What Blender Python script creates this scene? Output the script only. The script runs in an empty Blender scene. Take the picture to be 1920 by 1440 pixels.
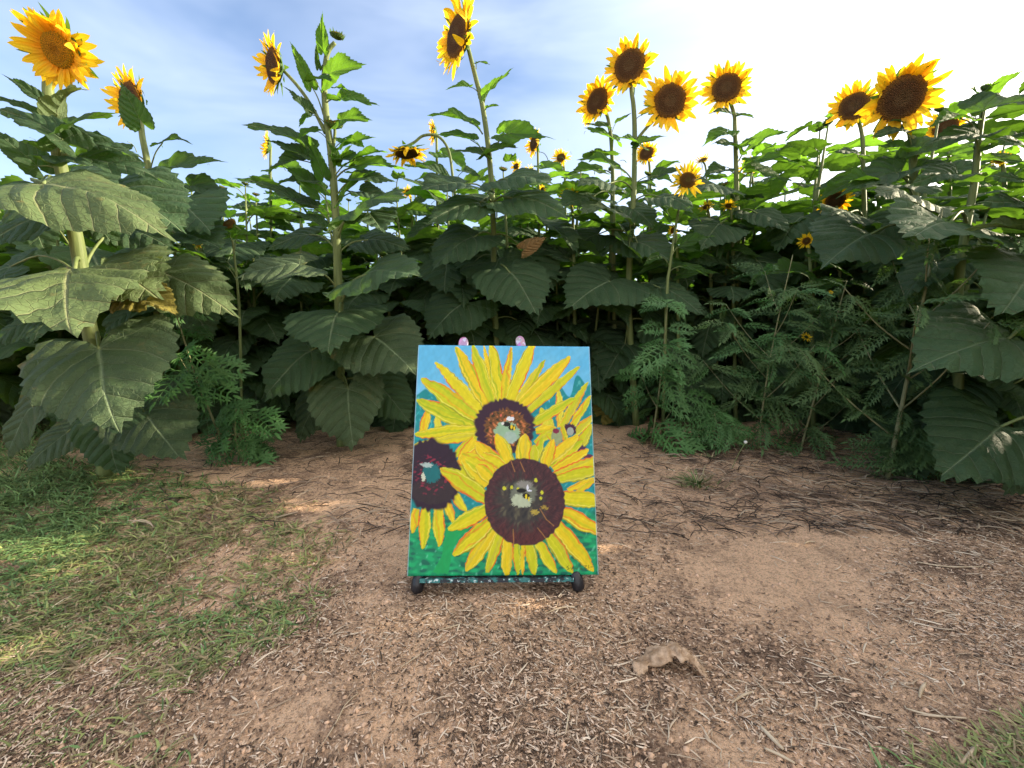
import bpy, math, random
import numpy as np
from mathutils import Vector, Matrix
R = math.radians
rnd = random.Random(7)
scene = bpy.context.scene
COL = scene.collection

# ------------------------------------------------------------------ camera
F, CAMZ, PITCH = 800.0, 0.57, R(8.0)
cam_d = bpy.data.cameras.new('camera'); cam = bpy.data.objects.new('camera', cam_d); COL.objects.link(cam)
cam.location = (0, 0, CAMZ); cam.rotation_euler = (R(90) - PITCH, 0, 0)
cam_d.sensor_width = 36; cam_d.lens = 36 * F / 1920; cam_d.clip_start = .02; cam_d.clip_end = 2000
scene.camera = cam

# ------------------------------------------------------------------ light
SUN_AZ, SUN_EL = R(78), R(19)          # azimuth to the right of the view direction
SUN_DIR = Vector((math.sin(SUN_AZ) * math.cos(SUN_EL), math.cos(SUN_AZ) * math.cos(SUN_EL), math.sin(SUN_EL)))
sd = bpy.data.lights.new('sun', 'SUN'); sd.energy = 4.9; sd.angle = R(.6); sd.color = (1, .86, .62)
so = bpy.data.objects.new('sun', sd); COL.objects.link(so)
so.rotation_euler = (-SUN_DIR).to_track_quat('-Z', 'Y').to_euler()
world = bpy.data.worlds.new('World'); scene.world = world; world.use_nodes = True
def build_world():
    nt = world.node_tree; nt.nodes.clear(); N = nt.nodes.new; L = nt.links.new
    out = N('ShaderNodeOutputWorld'); bg = N('ShaderNodeBackground'); bg.inputs['Strength'].default_value = .10
    sky = N('ShaderNodeTexSky'); sky.sky_type = 'NISHITA'; sky.sun_disc = False
    sky.sun_elevation = SUN_EL; sky.sun_rotation = SUN_AZ; sky.air_density = 1.0; sky.dust_density = 2.2; sky.ozone_density = 2.0
    # thin cloud veil, denser towards the sun's side of the sky
    tc = N('ShaderNodeTexCoord'); mp = N('ShaderNodeMapping'); mp.inputs['Scale'].default_value = (1.3, 1.3, 4.2)
    mp.inputs['Rotation'].default_value = (.15, .35, .2)
    no = N('ShaderNodeTexNoise'); no.inputs['Scale'].default_value = 1.6; no.inputs['Detail'].default_value = 4; no.inputs['Roughness'].default_value = .55
    no.inputs['Distortion'].default_value = .5
    L(tc.outputs['Generated'], mp.inputs[0]); L(mp.outputs[0], no.inputs[0])
    cr = N('ShaderNodeMapRange'); cr.inputs[1].default_value = .30; cr.inputs[2].default_value = .85; cr.inputs[3].default_value = 0; cr.inputs[4].default_value = .5
    L(no.outputs[0], cr.inputs[0])
    dt = N('ShaderNodeVectorMath'); dt.operation = 'DOT_PRODUCT'; dt.inputs[1].default_value = tuple(SUN_DIR)
    L(tc.outputs['Generated'], dt.inputs[0])
    dr = N('ShaderNodeMapRange'); dr.inputs[1].default_value = .22; dr.inputs[2].default_value = .85; dr.inputs[3].default_value = 0.0; dr.inputs[4].default_value = .75
    dr.interpolation_type = 'SMOOTHSTEP'
    L(dt.outputs['Value'], dr.inputs[0])
    ad = N('ShaderNodeMath'); ad.operation = 'ADD'; ad.use_clamp = True; L(cr.outputs[0], ad.inputs[0]); L(dr.outputs[0], ad.inputs[1])
    mx = N('ShaderNodeMixRGB'); L(ad.outputs[0], mx.inputs[0]); tn = N('ShaderNodeMixRGB'); tn.blend_type = 'MULTIPLY'; tn.inputs[0].default_value = 1; L(sky.outputs[0], tn.inputs[1]); tn.inputs[2].default_value = (1.06, 1.10, 1.20, 1); L(tn.outputs[0], mx.inputs[1])
    # veil boosted round the sun; unseen bright sheet added behind the viewer for fill
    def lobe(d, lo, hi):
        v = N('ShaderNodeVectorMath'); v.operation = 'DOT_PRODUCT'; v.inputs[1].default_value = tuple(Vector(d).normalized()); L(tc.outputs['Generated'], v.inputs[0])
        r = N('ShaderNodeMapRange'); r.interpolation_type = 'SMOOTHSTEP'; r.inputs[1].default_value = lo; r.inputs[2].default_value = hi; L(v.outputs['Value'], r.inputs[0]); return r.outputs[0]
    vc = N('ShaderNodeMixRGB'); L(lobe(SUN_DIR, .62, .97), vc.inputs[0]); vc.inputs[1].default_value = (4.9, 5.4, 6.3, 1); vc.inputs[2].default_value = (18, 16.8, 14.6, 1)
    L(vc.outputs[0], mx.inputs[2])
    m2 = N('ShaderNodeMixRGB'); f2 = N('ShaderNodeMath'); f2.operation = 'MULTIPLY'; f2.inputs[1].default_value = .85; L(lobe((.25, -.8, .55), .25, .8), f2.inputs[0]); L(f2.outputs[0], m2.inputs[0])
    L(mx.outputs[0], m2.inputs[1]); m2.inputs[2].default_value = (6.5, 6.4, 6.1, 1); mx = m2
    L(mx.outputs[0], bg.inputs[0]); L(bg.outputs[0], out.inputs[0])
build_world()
vs = scene.view_settings; vs.view_transform = 'Standard'; vs.look = 'None'; vs.gamma = 1; vs.use_curve_mapping = False
vs.exposure = 1.45
scene.cycles.max_bounces = 8; scene.cycles.transparent_max_bounces = 4; scene.cycles.transmission_bounces = 6

# ------------------------------------------------------------------ helpers
CP, SP = math.cos(PITCH), math.sin(PITCH)
def ray(px, py):
    r, u = (px - 960) / F, (720 - py) / F
    return Vector((r, CP + u * SP, -SP + u * CP))
def P(px, py, Y):
    d = ray(px, py); return Vector((d.x * Y / d.y, Y, CAMZ + d.z * Y / d.y))
def G(px, py):
    d = ray(px, py); t = -CAMZ / d.z; return Vector((d.x * t, d.y * t, 0))
def proj(X, Y, Z):
    z = Z - CAMZ; dep = Y * CP - z * SP; up = Y * SP + z * CP
    return 960 + F * X / dep, 720 - F * up / dep
def ground_h(x, y):
    return (.010 * np.sin(2.1 * x + .7) * np.cos(1.7 * y + .3) + .006 * np.sin(5.3 * x + 2.2 * y) + .004 * np.sin(9.7 * y - 4.1 * x + 1) +
            .0022 * np.sin(21 * x + 6 * y) * np.sin(17 * y + 2) + .0012 * np.sin(47 * x + 2) * np.sin(41 * y - 9 * x))
def tag(o, label=None, cat=None, group=None, kind=None):
    for k, v in (('label', label), ('category', cat), ('group', group), ('kind', kind)):
        if v: o[k] = v
    return o
def link(name, data, parent=None, loc=None):
    o = bpy.data.objects.new(name, data); COL.objects.link(o)
    if parent: o.parent = parent
    if loc is not None: o.location = loc
    return o
def mesh(name, V, Fc, mat=None, smooth=True, uv=None, col=None):
    m = bpy.data.meshes.new(name)
    m.from_pydata([tuple(v) for v in V], [], Fc); m.update()
    if smooth: m.polygons.foreach_set('use_smooth', [True] * len(m.polygons))
    if mat: m.materials.append(mat)
    if uv is not None:
        l = m.uv_layers.new(name='UVMap'); li = np.empty(len(m.loops), np.int32); m.loops.foreach_get('vertex_index', li)
        l.data.foreach_set('uv', np.asarray(uv, np.float32)[li].ravel())
    if col is not None: set_col(m, col)
    return m
def set_col(m, col):
    a = m.color_attributes.new('col', 'FLOAT_COLOR', 'POINT')
    c = np.ones((len(m.vertices), 4), np.float32); c[:, :3] = col; a.data.foreach_set('color', c.ravel())
def fast_mesh(name, V, quads, mat, col=None, smooth=True):
    V = np.asarray(V, np.float32); q = np.asarray(quads, np.int32); m = bpy.data.meshes.new(name)
    m.vertices.add(len(V)); m.vertices.foreach_set('co', V.ravel())
    m.loops.add(q.size); m.loops.foreach_set('vertex_index', q.ravel())
    m.polygons.add(len(q)); m.polygons.foreach_set('loop_start', np.arange(0, q.size, 4, dtype=np.int32))
    m.update(calc_edges=True); m.validate()
    if smooth: m.polygons.foreach_set('use_smooth', [True] * len(m.polygons))
    m.materials.append(mat)
    if col is not None: set_col(m, col)
    return m
def tube(pts, radii, sides=8, ridge=0.0):
    pts = [Vector(p) for p in pts]; V = []; Fc = []; n = len(pts); ref = Vector((.31, .9, .2)).normalized(); prev = None
    for i, p in enumerate(pts):
        t = (pts[min(i + 1, n - 1)] - pts[max(i - 1, 0)]).normalized()
        if prev is None:
            a = t.cross(ref)
            if a.length < .1: a = t.cross(Vector((1, 0, 0)))
        else: a = prev - t * prev.dot(t)
        a.normalize(); prev = a; b = t.cross(a)
        r = radii[i] if hasattr(radii, '__len__') else radii
        for k in range(sides):
            ph = 2 * math.pi * k / sides; rr = r * (1 + ridge * (k % 2))
            V.append(p + (a * math.cos(ph) + b * math.sin(ph)) * rr)
    for i in range(n - 1):
        for k in range(sides):
            k2 = (k + 1) % sides; Fc.append((i * sides + k, i * sides + k2, (i + 1) * sides + k2, (i + 1) * sides + k))
    Fc.append(tuple(range(sides))[::-1]); Fc.append(tuple((n - 1) * sides + k for k in range(sides)))
    return V, Fc
def merge(parts):
    V, Fc = [], []
    for v, f in parts:
        o = len(V); V += list(v); Fc += [tuple(i + o for i in q) for q in f]
    return V, Fc
def smooth_line(pts, sub=4):
    pts = [Vector(p) for p in pts]; out = []
    for i in range(len(pts) - 1):
        p0, p1, p2, p3 = pts[max(i - 1, 0)], pts[i], pts[i + 1], pts[min(i + 2, len(pts) - 1)]
        for k in range(sub):
            t = k / sub
            out.append(.5 * ((2 * p1) + (p2 - p0) * t + (2 * p0 - 5 * p1 + 4 * p2 - p3) * t * t + (3 * p1 - p0 - 3 * p2 + p3) * t ** 3))
    out.append(pts[-1]); return out

# ------------------------------------------------------------------ materials
class NT:
    def __init__(s, name):
        s.m = bpy.data.materials.new(name); s.m.use_nodes = True; s.t = s.m.node_tree; s.t.nodes.clear()
        s.out = s.n('ShaderNodeOutputMaterial')
    def n(s, t, **kw):
        o = s.t.nodes.new(t)
        for k, v in kw.items(): setattr(o, k, v)
        return o
    def set(s, sock, v):
        if hasattr(v, 'is_output'): s.t.links.new(v, sock)
        elif v is not None: sock.default_value = v
    def math(s, op, a, b=None, c=None, clamp=False):
        o = s.n('ShaderNodeMath', operation=op); o.use_clamp = clamp; s.set(o.inputs[0], a); s.set(o.inputs[1], b); s.set(o.inputs[2], c); return o.outputs[0]
    def mix(s, f, a, b, blend='MIX'):
        o = s.n('ShaderNodeMixRGB', blend_type=blend); s.set(o.inputs[0], f); s.set(o.inputs[1], a if hasattr(a, 'is_output') else (*a, 1)[:4]); s.set(o.inputs[2], b if hasattr(b, 'is_output') else (*b, 1)[:4]); return o.outputs[0]
    def noise(s, scale, detail=4, rough=.55, vec=None, dist=0):
        o = s.n('ShaderNodeTexNoise'); o.inputs['Scale'].default_value = scale; o.inputs['Detail'].default_value = detail; o.inputs['Roughness'].default_value = rough
        o.inputs['Distortion'].default_value = dist
        if vec is not None: s.set(o.inputs['Vector'], vec)
        return o.outputs[0]
    def ramp(s, v, lo, hi, a=0., b=1.):
        o = s.n('ShaderNodeMapRange', interpolation_type='SMOOTHSTEP'); s.set(o.inputs[0], v); o.inputs[1].default_value = lo; o.inputs[2].default_value = hi
        o.inputs[3].default_value = a; o.inputs[4].default_value = b; return o.outputs[0]
    def bump(s, h, strength, dist, nrm=None):
        o = s.n('ShaderNodeBump'); o.inputs['Strength'].default_value = strength; o.inputs['Distance'].default_value = dist; s.set(o.inputs['Height'], h)
        if nrm is not None: s.set(o.inputs['Normal'], nrm)
        return o.outputs[0]
    def bsdf(s, col, rough=.6, spec=.3, nrm=None, coat=0):
        o = s.n('ShaderNodeBsdfPrincipled'); s.set(o.inputs['Base Color'], col if hasattr(col, 'is_output') else (*col, 1)[:4]); s.set(o.inputs['Roughness'], rough)
        o.inputs['Specular IOR Level'].default_value = spec
        if nrm is not None: s.set(o.inputs['Normal'], nrm)
        if coat: o.inputs['Coat Weight'].default_value = coat
        return o.outputs[0]
    def transl(s, base, col, f, nrm=None):
        t = s.n('ShaderNodeBsdfTranslucent'); s.set(t.inputs[0], col if hasattr(col, 'is_output') else (*col, 1)[:4])
        m = s.n('ShaderNodeMixShader'); m.inputs[0].default_value = f; s.t.links.new(base, m.inputs[1]); s.t.links.new(t.outputs[0], m.inputs[2]); return m.outputs[0]
    def end(s, sh): s.t.links.new(sh, s.out.inputs[0]); return s.m
    def objpos(s): return s.n('ShaderNodeTexCoord').outputs['Object']
    def attr(s): return s.n('ShaderNodeVertexColor', layer_name='col').outputs[0]
    def rand(s): return s.n('ShaderNodeObjectInfo').outputs['Random']

def leaf_mat(name, dark=(.025, .058, .029), light=(.056, .104, .050), tr=(.16, .34, .02), trf=.35, dry=0.0, vein=(.26, .34, .19), dry_dapple_col=(.30, .22, .08)):
    s = NT(name); uv = s.n('ShaderNodeUVMap').outputs[0]; sp = s.n('ShaderNodeSeparateXYZ'); s.t.links.new(uv, sp.inputs[0])
    nz = s.noise(3.0, 3, vec=uv)
    x = s.math('ABSOLUTE', sp.outputs[0]); y = s.math('ADD', sp.outputs[1], s.math('MULTIPLY', s.math('SUBTRACT', nz, .5), .10))
    x2 = s.math('MULTIPLY', x, x)
    ph = s.math('SUBTRACT', s.math('SUBTRACT', y, s.math('MULTIPLY', x, .62)), s.math('MULTIPLY', x2, .75))
    per = .21
    q = s.math('DIVIDE', ph, per); fr = s.math('ABSOLUTE', s.math('SUBTRACT', s.math('FRACT', s.math('ADD', q, .5)), .5))   # 0 at a vein
    latw = s.math('MULTIPLY', fr, per)
    ok = s.math('GREATER_THAN', q, -.5)
    first = s.math('LESS_THAN', q, .5)
    width = s.math('ADD', .008, s.math('MULTIPLY', first, .008))
    lat = s.math('MULTIPLY', s.math('SUBTRACT', 1, s.math('DIVIDE', latw, width), clamp=True), ok)
    mid = s.math('SUBTRACT', 1, s.math('DIVIDE', x, s.math('SUBTRACT', .024, s.math('MULTIPLY', sp.outputs[1], .016))), clamp=True)
    lob = s.math('SUBTRACT', 1, s.math('DIVIDE', s.math('ABSOLUTE', s.math('ADD', y, s.math('MULTIPLY', x, .28))), .008), clamp=True)
    v = s.math('MAXIMUM', s.math('MAXIMUM', s.math('MULTIPLY', lat, .8), mid), s.math('MULTIPLY', lob, .7))
    vor = s.n('ShaderNodeTexVoronoi', feature='DISTANCE_TO_EDGE'); vor.inputs['Scale'].default_value = 21; s.t.links.new(uv, vor.inputs['Vector'])
    fine = s.math('SUBTRACT', 1, s.math('DIVIDE', vor.outputs['Distance'], .05), clamp=True)
    op = s.objpos(); big = s.noise(2.2, 3, vec=op)
    c = s.mix(s.ramp(big, .3, .7), dark, light)
    c = s.mix(s.math('MULTIPLY', s.rand(), .5), c, tuple(min(1, k * 1.5) for k in light))
    blot = s.ramp(s.noise(14, 4, vec=uv), .45, .75); c = s.mix(s.math('MULTIPLY', blot, .28), c, (.10, .13, .05))
    c = s.mix(s.math('MULTIPLY', fine, .22), c, vein)
    c = s.mix(s.math('MULTIPLY', v, .85), c, vein)
    old = s.math('GREATER_THAN', s.rand(), .62); yl = s.math('MULTIPLY', s.math('MULTIPLY', s.ramp(s.noise(3.2, 5, .65, vec=uv), .56, .72), old), .75)
    c = s.mix(yl, c, (.15, .16, .045)); brn = s.math('MULTIPLY', s.math('MULTIPLY', s.ramp(s.noise(7.5, 5, .7, vec=uv), .64, .70), old), .85); c = s.mix(brn, c, (.16, .09, .035))
    # insect specks
    spk = s.ramp(s.noise(46, 2, vec=uv), .70, .76); c = s.mix(s.math('MULTIPLY', spk, .7), c, (.03, .03, .012))
    if dry: 
        dm = s.ramp(s.noise(2.6, 5, .65, vec=uv), .60 - dry * .22, .72 - dry * .22); c = s.mix(dm, c, dry_dapple_col)  # withered patches; on the old leaves they are painted sun dapples
    bf = s.n('ShaderNodeNewGeometry').outputs['Backfacing']
    cb = s.mix(.55, c, (.14, .19, .10)); c = s.mix(bf, c, cb)
    h = s.math('ADD', s.math('MULTIPLY', s.math('POWER', s.math('MULTIPLY', fr, 2), .6), 1.0), s.math('MULTIPLY', s.noise(9, 5, vec=uv), .9))
    h = s.math('SUBTRACT', h, s.math('MULTIPLY', fine, .18)); h = s.math('SUBTRACT', h, s.math('MULTIPLY', v, .45))
    h = s.math('ADD', h, s.math('MULTIPLY', s.noise(24, 4, .6, vec=uv), .35)); nr = s.bump(h, .85, .013)
    b = s.bsdf(c, .62, .22, nr)
    tcol = s.mix(s.math('MULTIPLY', v, .6), tr, (.05, .10, .02)); tcol = s.mix(s.math('MULTIPLY', s.ramp(big, .3, .7), .5), tcol, tuple(k * .6 for k in tr))
    if dry: tcol = s.mix(dm, tcol, (.35, .24, .06))
    return s.end(s.transl(b, tcol, trf))
M = {}
M['leaf'] = leaf_mat('sunflower_leaf')
M['leaf_old'] = leaf_mat('old_leaf', (.034, .060, .030), (.066, .100, .048), dry=.06, trf=.22, dry_dapple_col=(.17, .16, .07))  # blotch colour paints sun dapples onto these lower leaves
M['leaf_pale'] = leaf_mat('pale_sunlit_leaf', (.068, .110, .045), (.115, .160, .068), dry=.06, vein=(.36, .38, .2), tr=(.25, .33, .06), trf=.3)  # left plant's leaves: sunlit look put into a paler yellow-green
M['leaf_young'] = leaf_mat('young_leaf', (.032, .080, .018), (.055, .125, .026), tr=(.26, .55, .03), trf=.48)
M['leaf_dead'] = leaf_mat('dead_leaf', (.33, .19, .08), (.45, .28, .13), tr=(.5, .3, .1), trf=.3, vein=(.42, .27, .13), dry=.3)
M['leaf_yellow'] = leaf_mat('yellowing_leaf', (.16, .14, .03), (.26, .22, .05), tr=(.4, .32, .05), vein=(.4, .36, .15))
def simple(name, c1, c2, scale, rough=.6, spec=.3, trc=None, trf=0, bs=.3, bd=.003, stretch=None, randmix=0, rc=None):
    s = NT(name); op = s.objpos()
    if stretch: mp = s.n('ShaderNodeMapping'); mp.inputs['Scale'].default_value = stretch; s.t.links.new(op, mp.inputs[0]); op = mp.outputs[0]
    n = s.noise(scale, 5, vec=op); c = s.mix(s.ramp(n, .3, .7), c1, c2)
    if randmix: c = s.mix(s.math('MULTIPLY', s.rand(), randmix), c, rc)
    b = s.bsdf(c, rough, spec, s.bump(n, bs, bd))
    if trf: b = s.transl(b, trc, trf)
    return s.end(b)
M['stem'] = simple('stem_green', (.10, .135, .045), (.18, .22, .08), 30, .6, .25, stretch=(3, 3, .25), bs=.5)
M['stalk'] = simple('leaf_stalk_green', (.12, .16, .055), (.19, .23, .09), 25, .6, .25)
M['calyx'] = simple('calyx_green', (.05, .10, .02), (.10, .18, .04), 18, .6, .25, (.2, .4, .03), .25)
M['bush'] = simple('bush_leaf', (.055, .115, .042), (.10, .175, .062), 12, .6, .25, (.12, .26, .03), .25, randmix=.5, rc=(.10, .15, .05))
M['weed'] = simple('weed_leaf', (.055, .135, .045), (.105, .21, .07), 10, .55, .3, (.06, .25, .05), .25, randmix=.5, rc=(.09, .22, .05))
M['weed_stem'] = simple('weed_stem', (.16, .17, .08), (.26, .26, .13), 30)
M['rubber'] = simple('black_rubber', (.012, .012, .016), (.02, .02, .026), 60, .38, .5)
M['wood_dark'] = simple('easel_wood', (.02, .018, .02), (.04, .035, .035), 40, .45, .5)
M['debris'] = simple('dry_leaf_brown', (.32, .20, .12), (.68, .48, .33), 70, .8, .15, (.4, .25, .12), .15, bs=.8, bd=.004)
M['straw'] = simple('dry_straw', (.42, .31, .20), (.62, .50, .36), 40, .7, .2)
M['white_bud'] = simple('white_bud', (.55, .55, .48), (.7, .7, .65), 60, .7, .2)
def petal_mat(name, a, b, tr):
    s = NT(name); uv = s.n('ShaderNodeUVMap').outputs[0]; sp = s.n('ShaderNodeSeparateXYZ'); s.t.links.new(uv, sp.inputs[0])
    n = s.noise(30, 3, vec=uv)
    st = s.math('SINE', s.math('MULTIPLY', sp.outputs[0], 60))
    c = s.mix(s.ramp(sp.outputs[1], 0, .55), b, a)
    c = s.mix(s.math('MULTIPLY', s.ramp(s.math('ADD', st, n), .4, 1.4), .25), c, tuple(k * .65 for k in b))
    bs = s.bsdf(c, .55, .25, s.bump(st, .25, .002))
    return s.end(s.transl(bs, tr, .48))
M['petal'] = petal_mat('sunflower_petal', (.95, .66, .02), (.90, .42, .01), (1.0, .60, .015))
M['petal_y'] = petal_mat('yellow_petal', (.95, .70, .02), (.9, .5, .01), (1.0, .62, .02))
def disc_mat(name, rim, ring, mid):
    s = NT(name); uv = s.n('ShaderNodeUVMap').outputs[0]; sp = s.n('ShaderNodeSeparateXYZ'); s.t.links.new(uv, sp.inputs[0])
    r = sp.outputs[0]
    vor = s.n('ShaderNodeTexVoronoi'); vor.inputs['Scale'].default_value = 24; s.t.links.new(s.objpos(), vor.inputs['Vector'])
    n = s.noise(8, 4, vec=s.objpos())
    an = s.math('MULTIPLY', sp.outputs[1], 6.28318)
    sp1 = s.math('SINE', s.math('ADD', s.math('MULTIPLY', an, 21), s.math('MULTIPLY', r, 26))); sp2 = s.math('SINE', s.math('SUBTRACT', s.math('MULTIPLY', an, 13), s.math('MULTIPLY', r, 34)))
    seeds = s.math('MULTIPLY', sp1, sp2)
    c = s.mix(s.ramp(r, .25, .42), mid, ring); c = s.mix(s.ramp(r, .62, .92), c, rim)
    c = s.mix(s.math('MULTIPLY', s.ramp(vor.outputs['Distance'], .3, .7), .5), c, (.04, .020, .010))
    c = s.mix(s.math('MULTIPLY', s.ramp(n, .5, .7), .35), c, (.16, .09, .03))
    c = s.mix(s.math('MULTIPLY', s.ramp(seeds, .1, .7), .5), c, tuple(k * 1.7 for k in ring))
    return s.end(s.bsdf(c, .85, .15, s.bump(vor.outputs['Distance'], 1.0, -.03)))
M['disc'] = disc_mat('flower_disc_brown', (.50, .25, .05), (.21, .105, .045), (.30, .18, .08))
M['disc_backlit'] = disc_mat('flower_disc_backlit', (.95, .56, .02), (.95, .44, .015), (.80, .34, .02))  # backlit glow of the left bloom put into the disc colour
M['disc_y'] = disc_mat('flower_disc_young', (.45, .22, .02), (.2, .10, .02), (.25, .20, .04))
def colmat(name, rough=.7, spec=.2, tr=0, nscale=0, bump=.3, bd=.001):
    s = NT(name); c = s.attr(); nr = None
    if nscale:
        n = s.noise(nscale, 4, vec=s.objpos()); nr = s.bump(n, bump, bd); c = s.mix(.5, c, s.mix(1, c, s.mix(s.ramp(n, .3, .7), (.55, .55, .55), (1.3, 1.3, 1.3)), 'MULTIPLY'))
    b = s.bsdf(c, rough, spec, nr)
    if tr: b = s.transl(b, c, tr)
    return s.end(b)
M['grass'] = colmat('grass_blades', .6, .25, .25)
M['litter'] = colmat('straw_chips', .75, .2)
M['paint'] = colmat('acrylic_paint', .45, .3)

# ------------------------------------------------------------------ ground
def grid_axis(a, b, step, far):
    near = list(np.arange(a, b + 1e-6, step)); lo, hi = [], []; d = step; p = a
    while p > -far: d *= 1.25; p -= d; lo.append(p)
    d = step; p = b
    while p < far: d *= 1.25; p += d; hi.append(p)
    return np.array(lo[::-1] + near + hi)
gx, gy = grid_axis(-3.2, 3.2, .02, 400), grid_axis(.1, 3.4, .018, 400)
XX, YY = np.meshgrid(gx, gy); ZZ = ground_h(XX, YY)
V = np.stack([XX.ravel(), YY.ravel(), ZZ.ravel()], 1); nx, ny = len(gx), len(gy)
ii, jj = np.meshgrid(np.arange(nx - 1), np.arange(ny - 1)); a = (jj * nx + ii).ravel()
s = NT('sandy_ground'); op = s.objpos()
big = s.noise(1.6, 5, .6, op); med = s.noise(7, 6, .65, op, .6); fin = s.noise(75, 6, .75, op); grit = s.noise(230, 3, .7, op)
bare = s.ramp(s.math('ADD', big, s.math('MULTIPLY', med, .35)), .62, .76, 1., 0.)
c = s.mix(bare, (.62, .395, .255), (.82, .525, .335))
messy = s.math('SUBTRACT', 1, s.math('MULTIPLY', bare, .6)); c = s.mix(s.math('MULTIPLY', s.ramp(med, .47, .64), messy), c, (.27, .17, .115))
c = s.mix(s.math('MULTIPLY', s.math('MULTIPLY', s.ramp(fin, .49, .60), .85), messy), c, (.14, .085, .06)); g2 = s.noise(130, 4, .75, op); c = s.mix(s.math('MULTIPLY', s.math('MULTIPLY', s.ramp(g2, .55, .62), .8), messy), c, (.06, .038, .028))
c = s.mix(s.math('MULTIPLY', s.ramp(grit, .56, .68), .6), c, (.80, .62, .47))
c = s.mix(s.math('MULTIPLY', s.ramp(grit, .46, .34), .6), c, (.09, .06, .045))
h = s.math('ADD', s.math('MULTIPLY', fin, 1.0), s.math('MULTIPLY', grit, .4))
gm = s.end(s.bsdf(c, .95, .1, s.bump(h, .9, .012)))
g = link('ground', fast_mesh('ground', V, np.stack([a, a + 1, a + nx + 1, a + nx], 1), gm)); tag(g, kind='structure')

# ------------------------------------------------------------------ straw and chip litter
rng = np.random.default_rng(3)
def vnoise(x, y, f, seed):
    r = np.random.default_rng(seed); o = np.zeros_like(x)
    for _ in range(7):
        a_ = r.uniform(0, 6.28); k = f * r.uniform(.6, 1.7); o += np.sin(k * (x * math.cos(a_) + y * math.sin(a_)) + r.uniform(0, 6.28))
    return o / 3.0
def ribbon_cloud(n, X, Y, L_, W_, ang, colr, lift, curl, thick, segs=3, arch=None):
    t = np.linspace(0, 1, segs + 1); V = np.zeros((n, segs + 1, 3, 3)); ca, sa = np.cos(ang), np.sin(ang)
    for k, tt in enumerate(t):
        al = (tt - .5) * L_; side = curl * L_ * ((tt - .5) ** 2) * 4
        cx = X + al * ca - side * sa; cy = Y + al * sa + side * ca
        w = W_ * (1 - .75 * abs(2 * tt - 1) ** 3)
        z = ground_h(cx, cy) + lift * 1.0 + (arch * math.sin(math.pi * tt) if arch is not None else 0) + tilt_(n, k) * 0
        for j, (o, zo) in enumerate(((-.5, 0), (0, 1), (.5, 0))):
            V[:, k, j, 0] = cx - sa * o * w; V[:, k, j, 1] = cy + ca * o * w; V[:, k, j, 2] = z + zo * thick
    idx = np.arange(n)[:, None] * (segs + 1) * 3; q = []
    for k in range(segs):
        for j in range(2): q.append(idx + np.array([[k * 3 + j, (k + 1) * 3 + j, (k + 1) * 3 + j + 1, k * 3 + j + 1]]))
    return V.reshape(-1, 3), np.concatenate(q, 0).reshape(-1, 4), np.repeat(colr, (segs + 1) * 3, 0)
def tilt_(n, k): return 0
def scatter_ground(n, bias=1.0):
    # even in the picture's ground area: nearer ground gets more small pieces
    px = rng.uniform(-60, 1980, n); py = 790 + 720 * rng.uniform(0, 1, n) ** bias
    r, u = (px - 960) / F, (720 - py) / F; dy, dz = CP + u * SP, -SP + u * CP; t = -CAMZ / dz
    return r * t, dy * t, px, py
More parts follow.
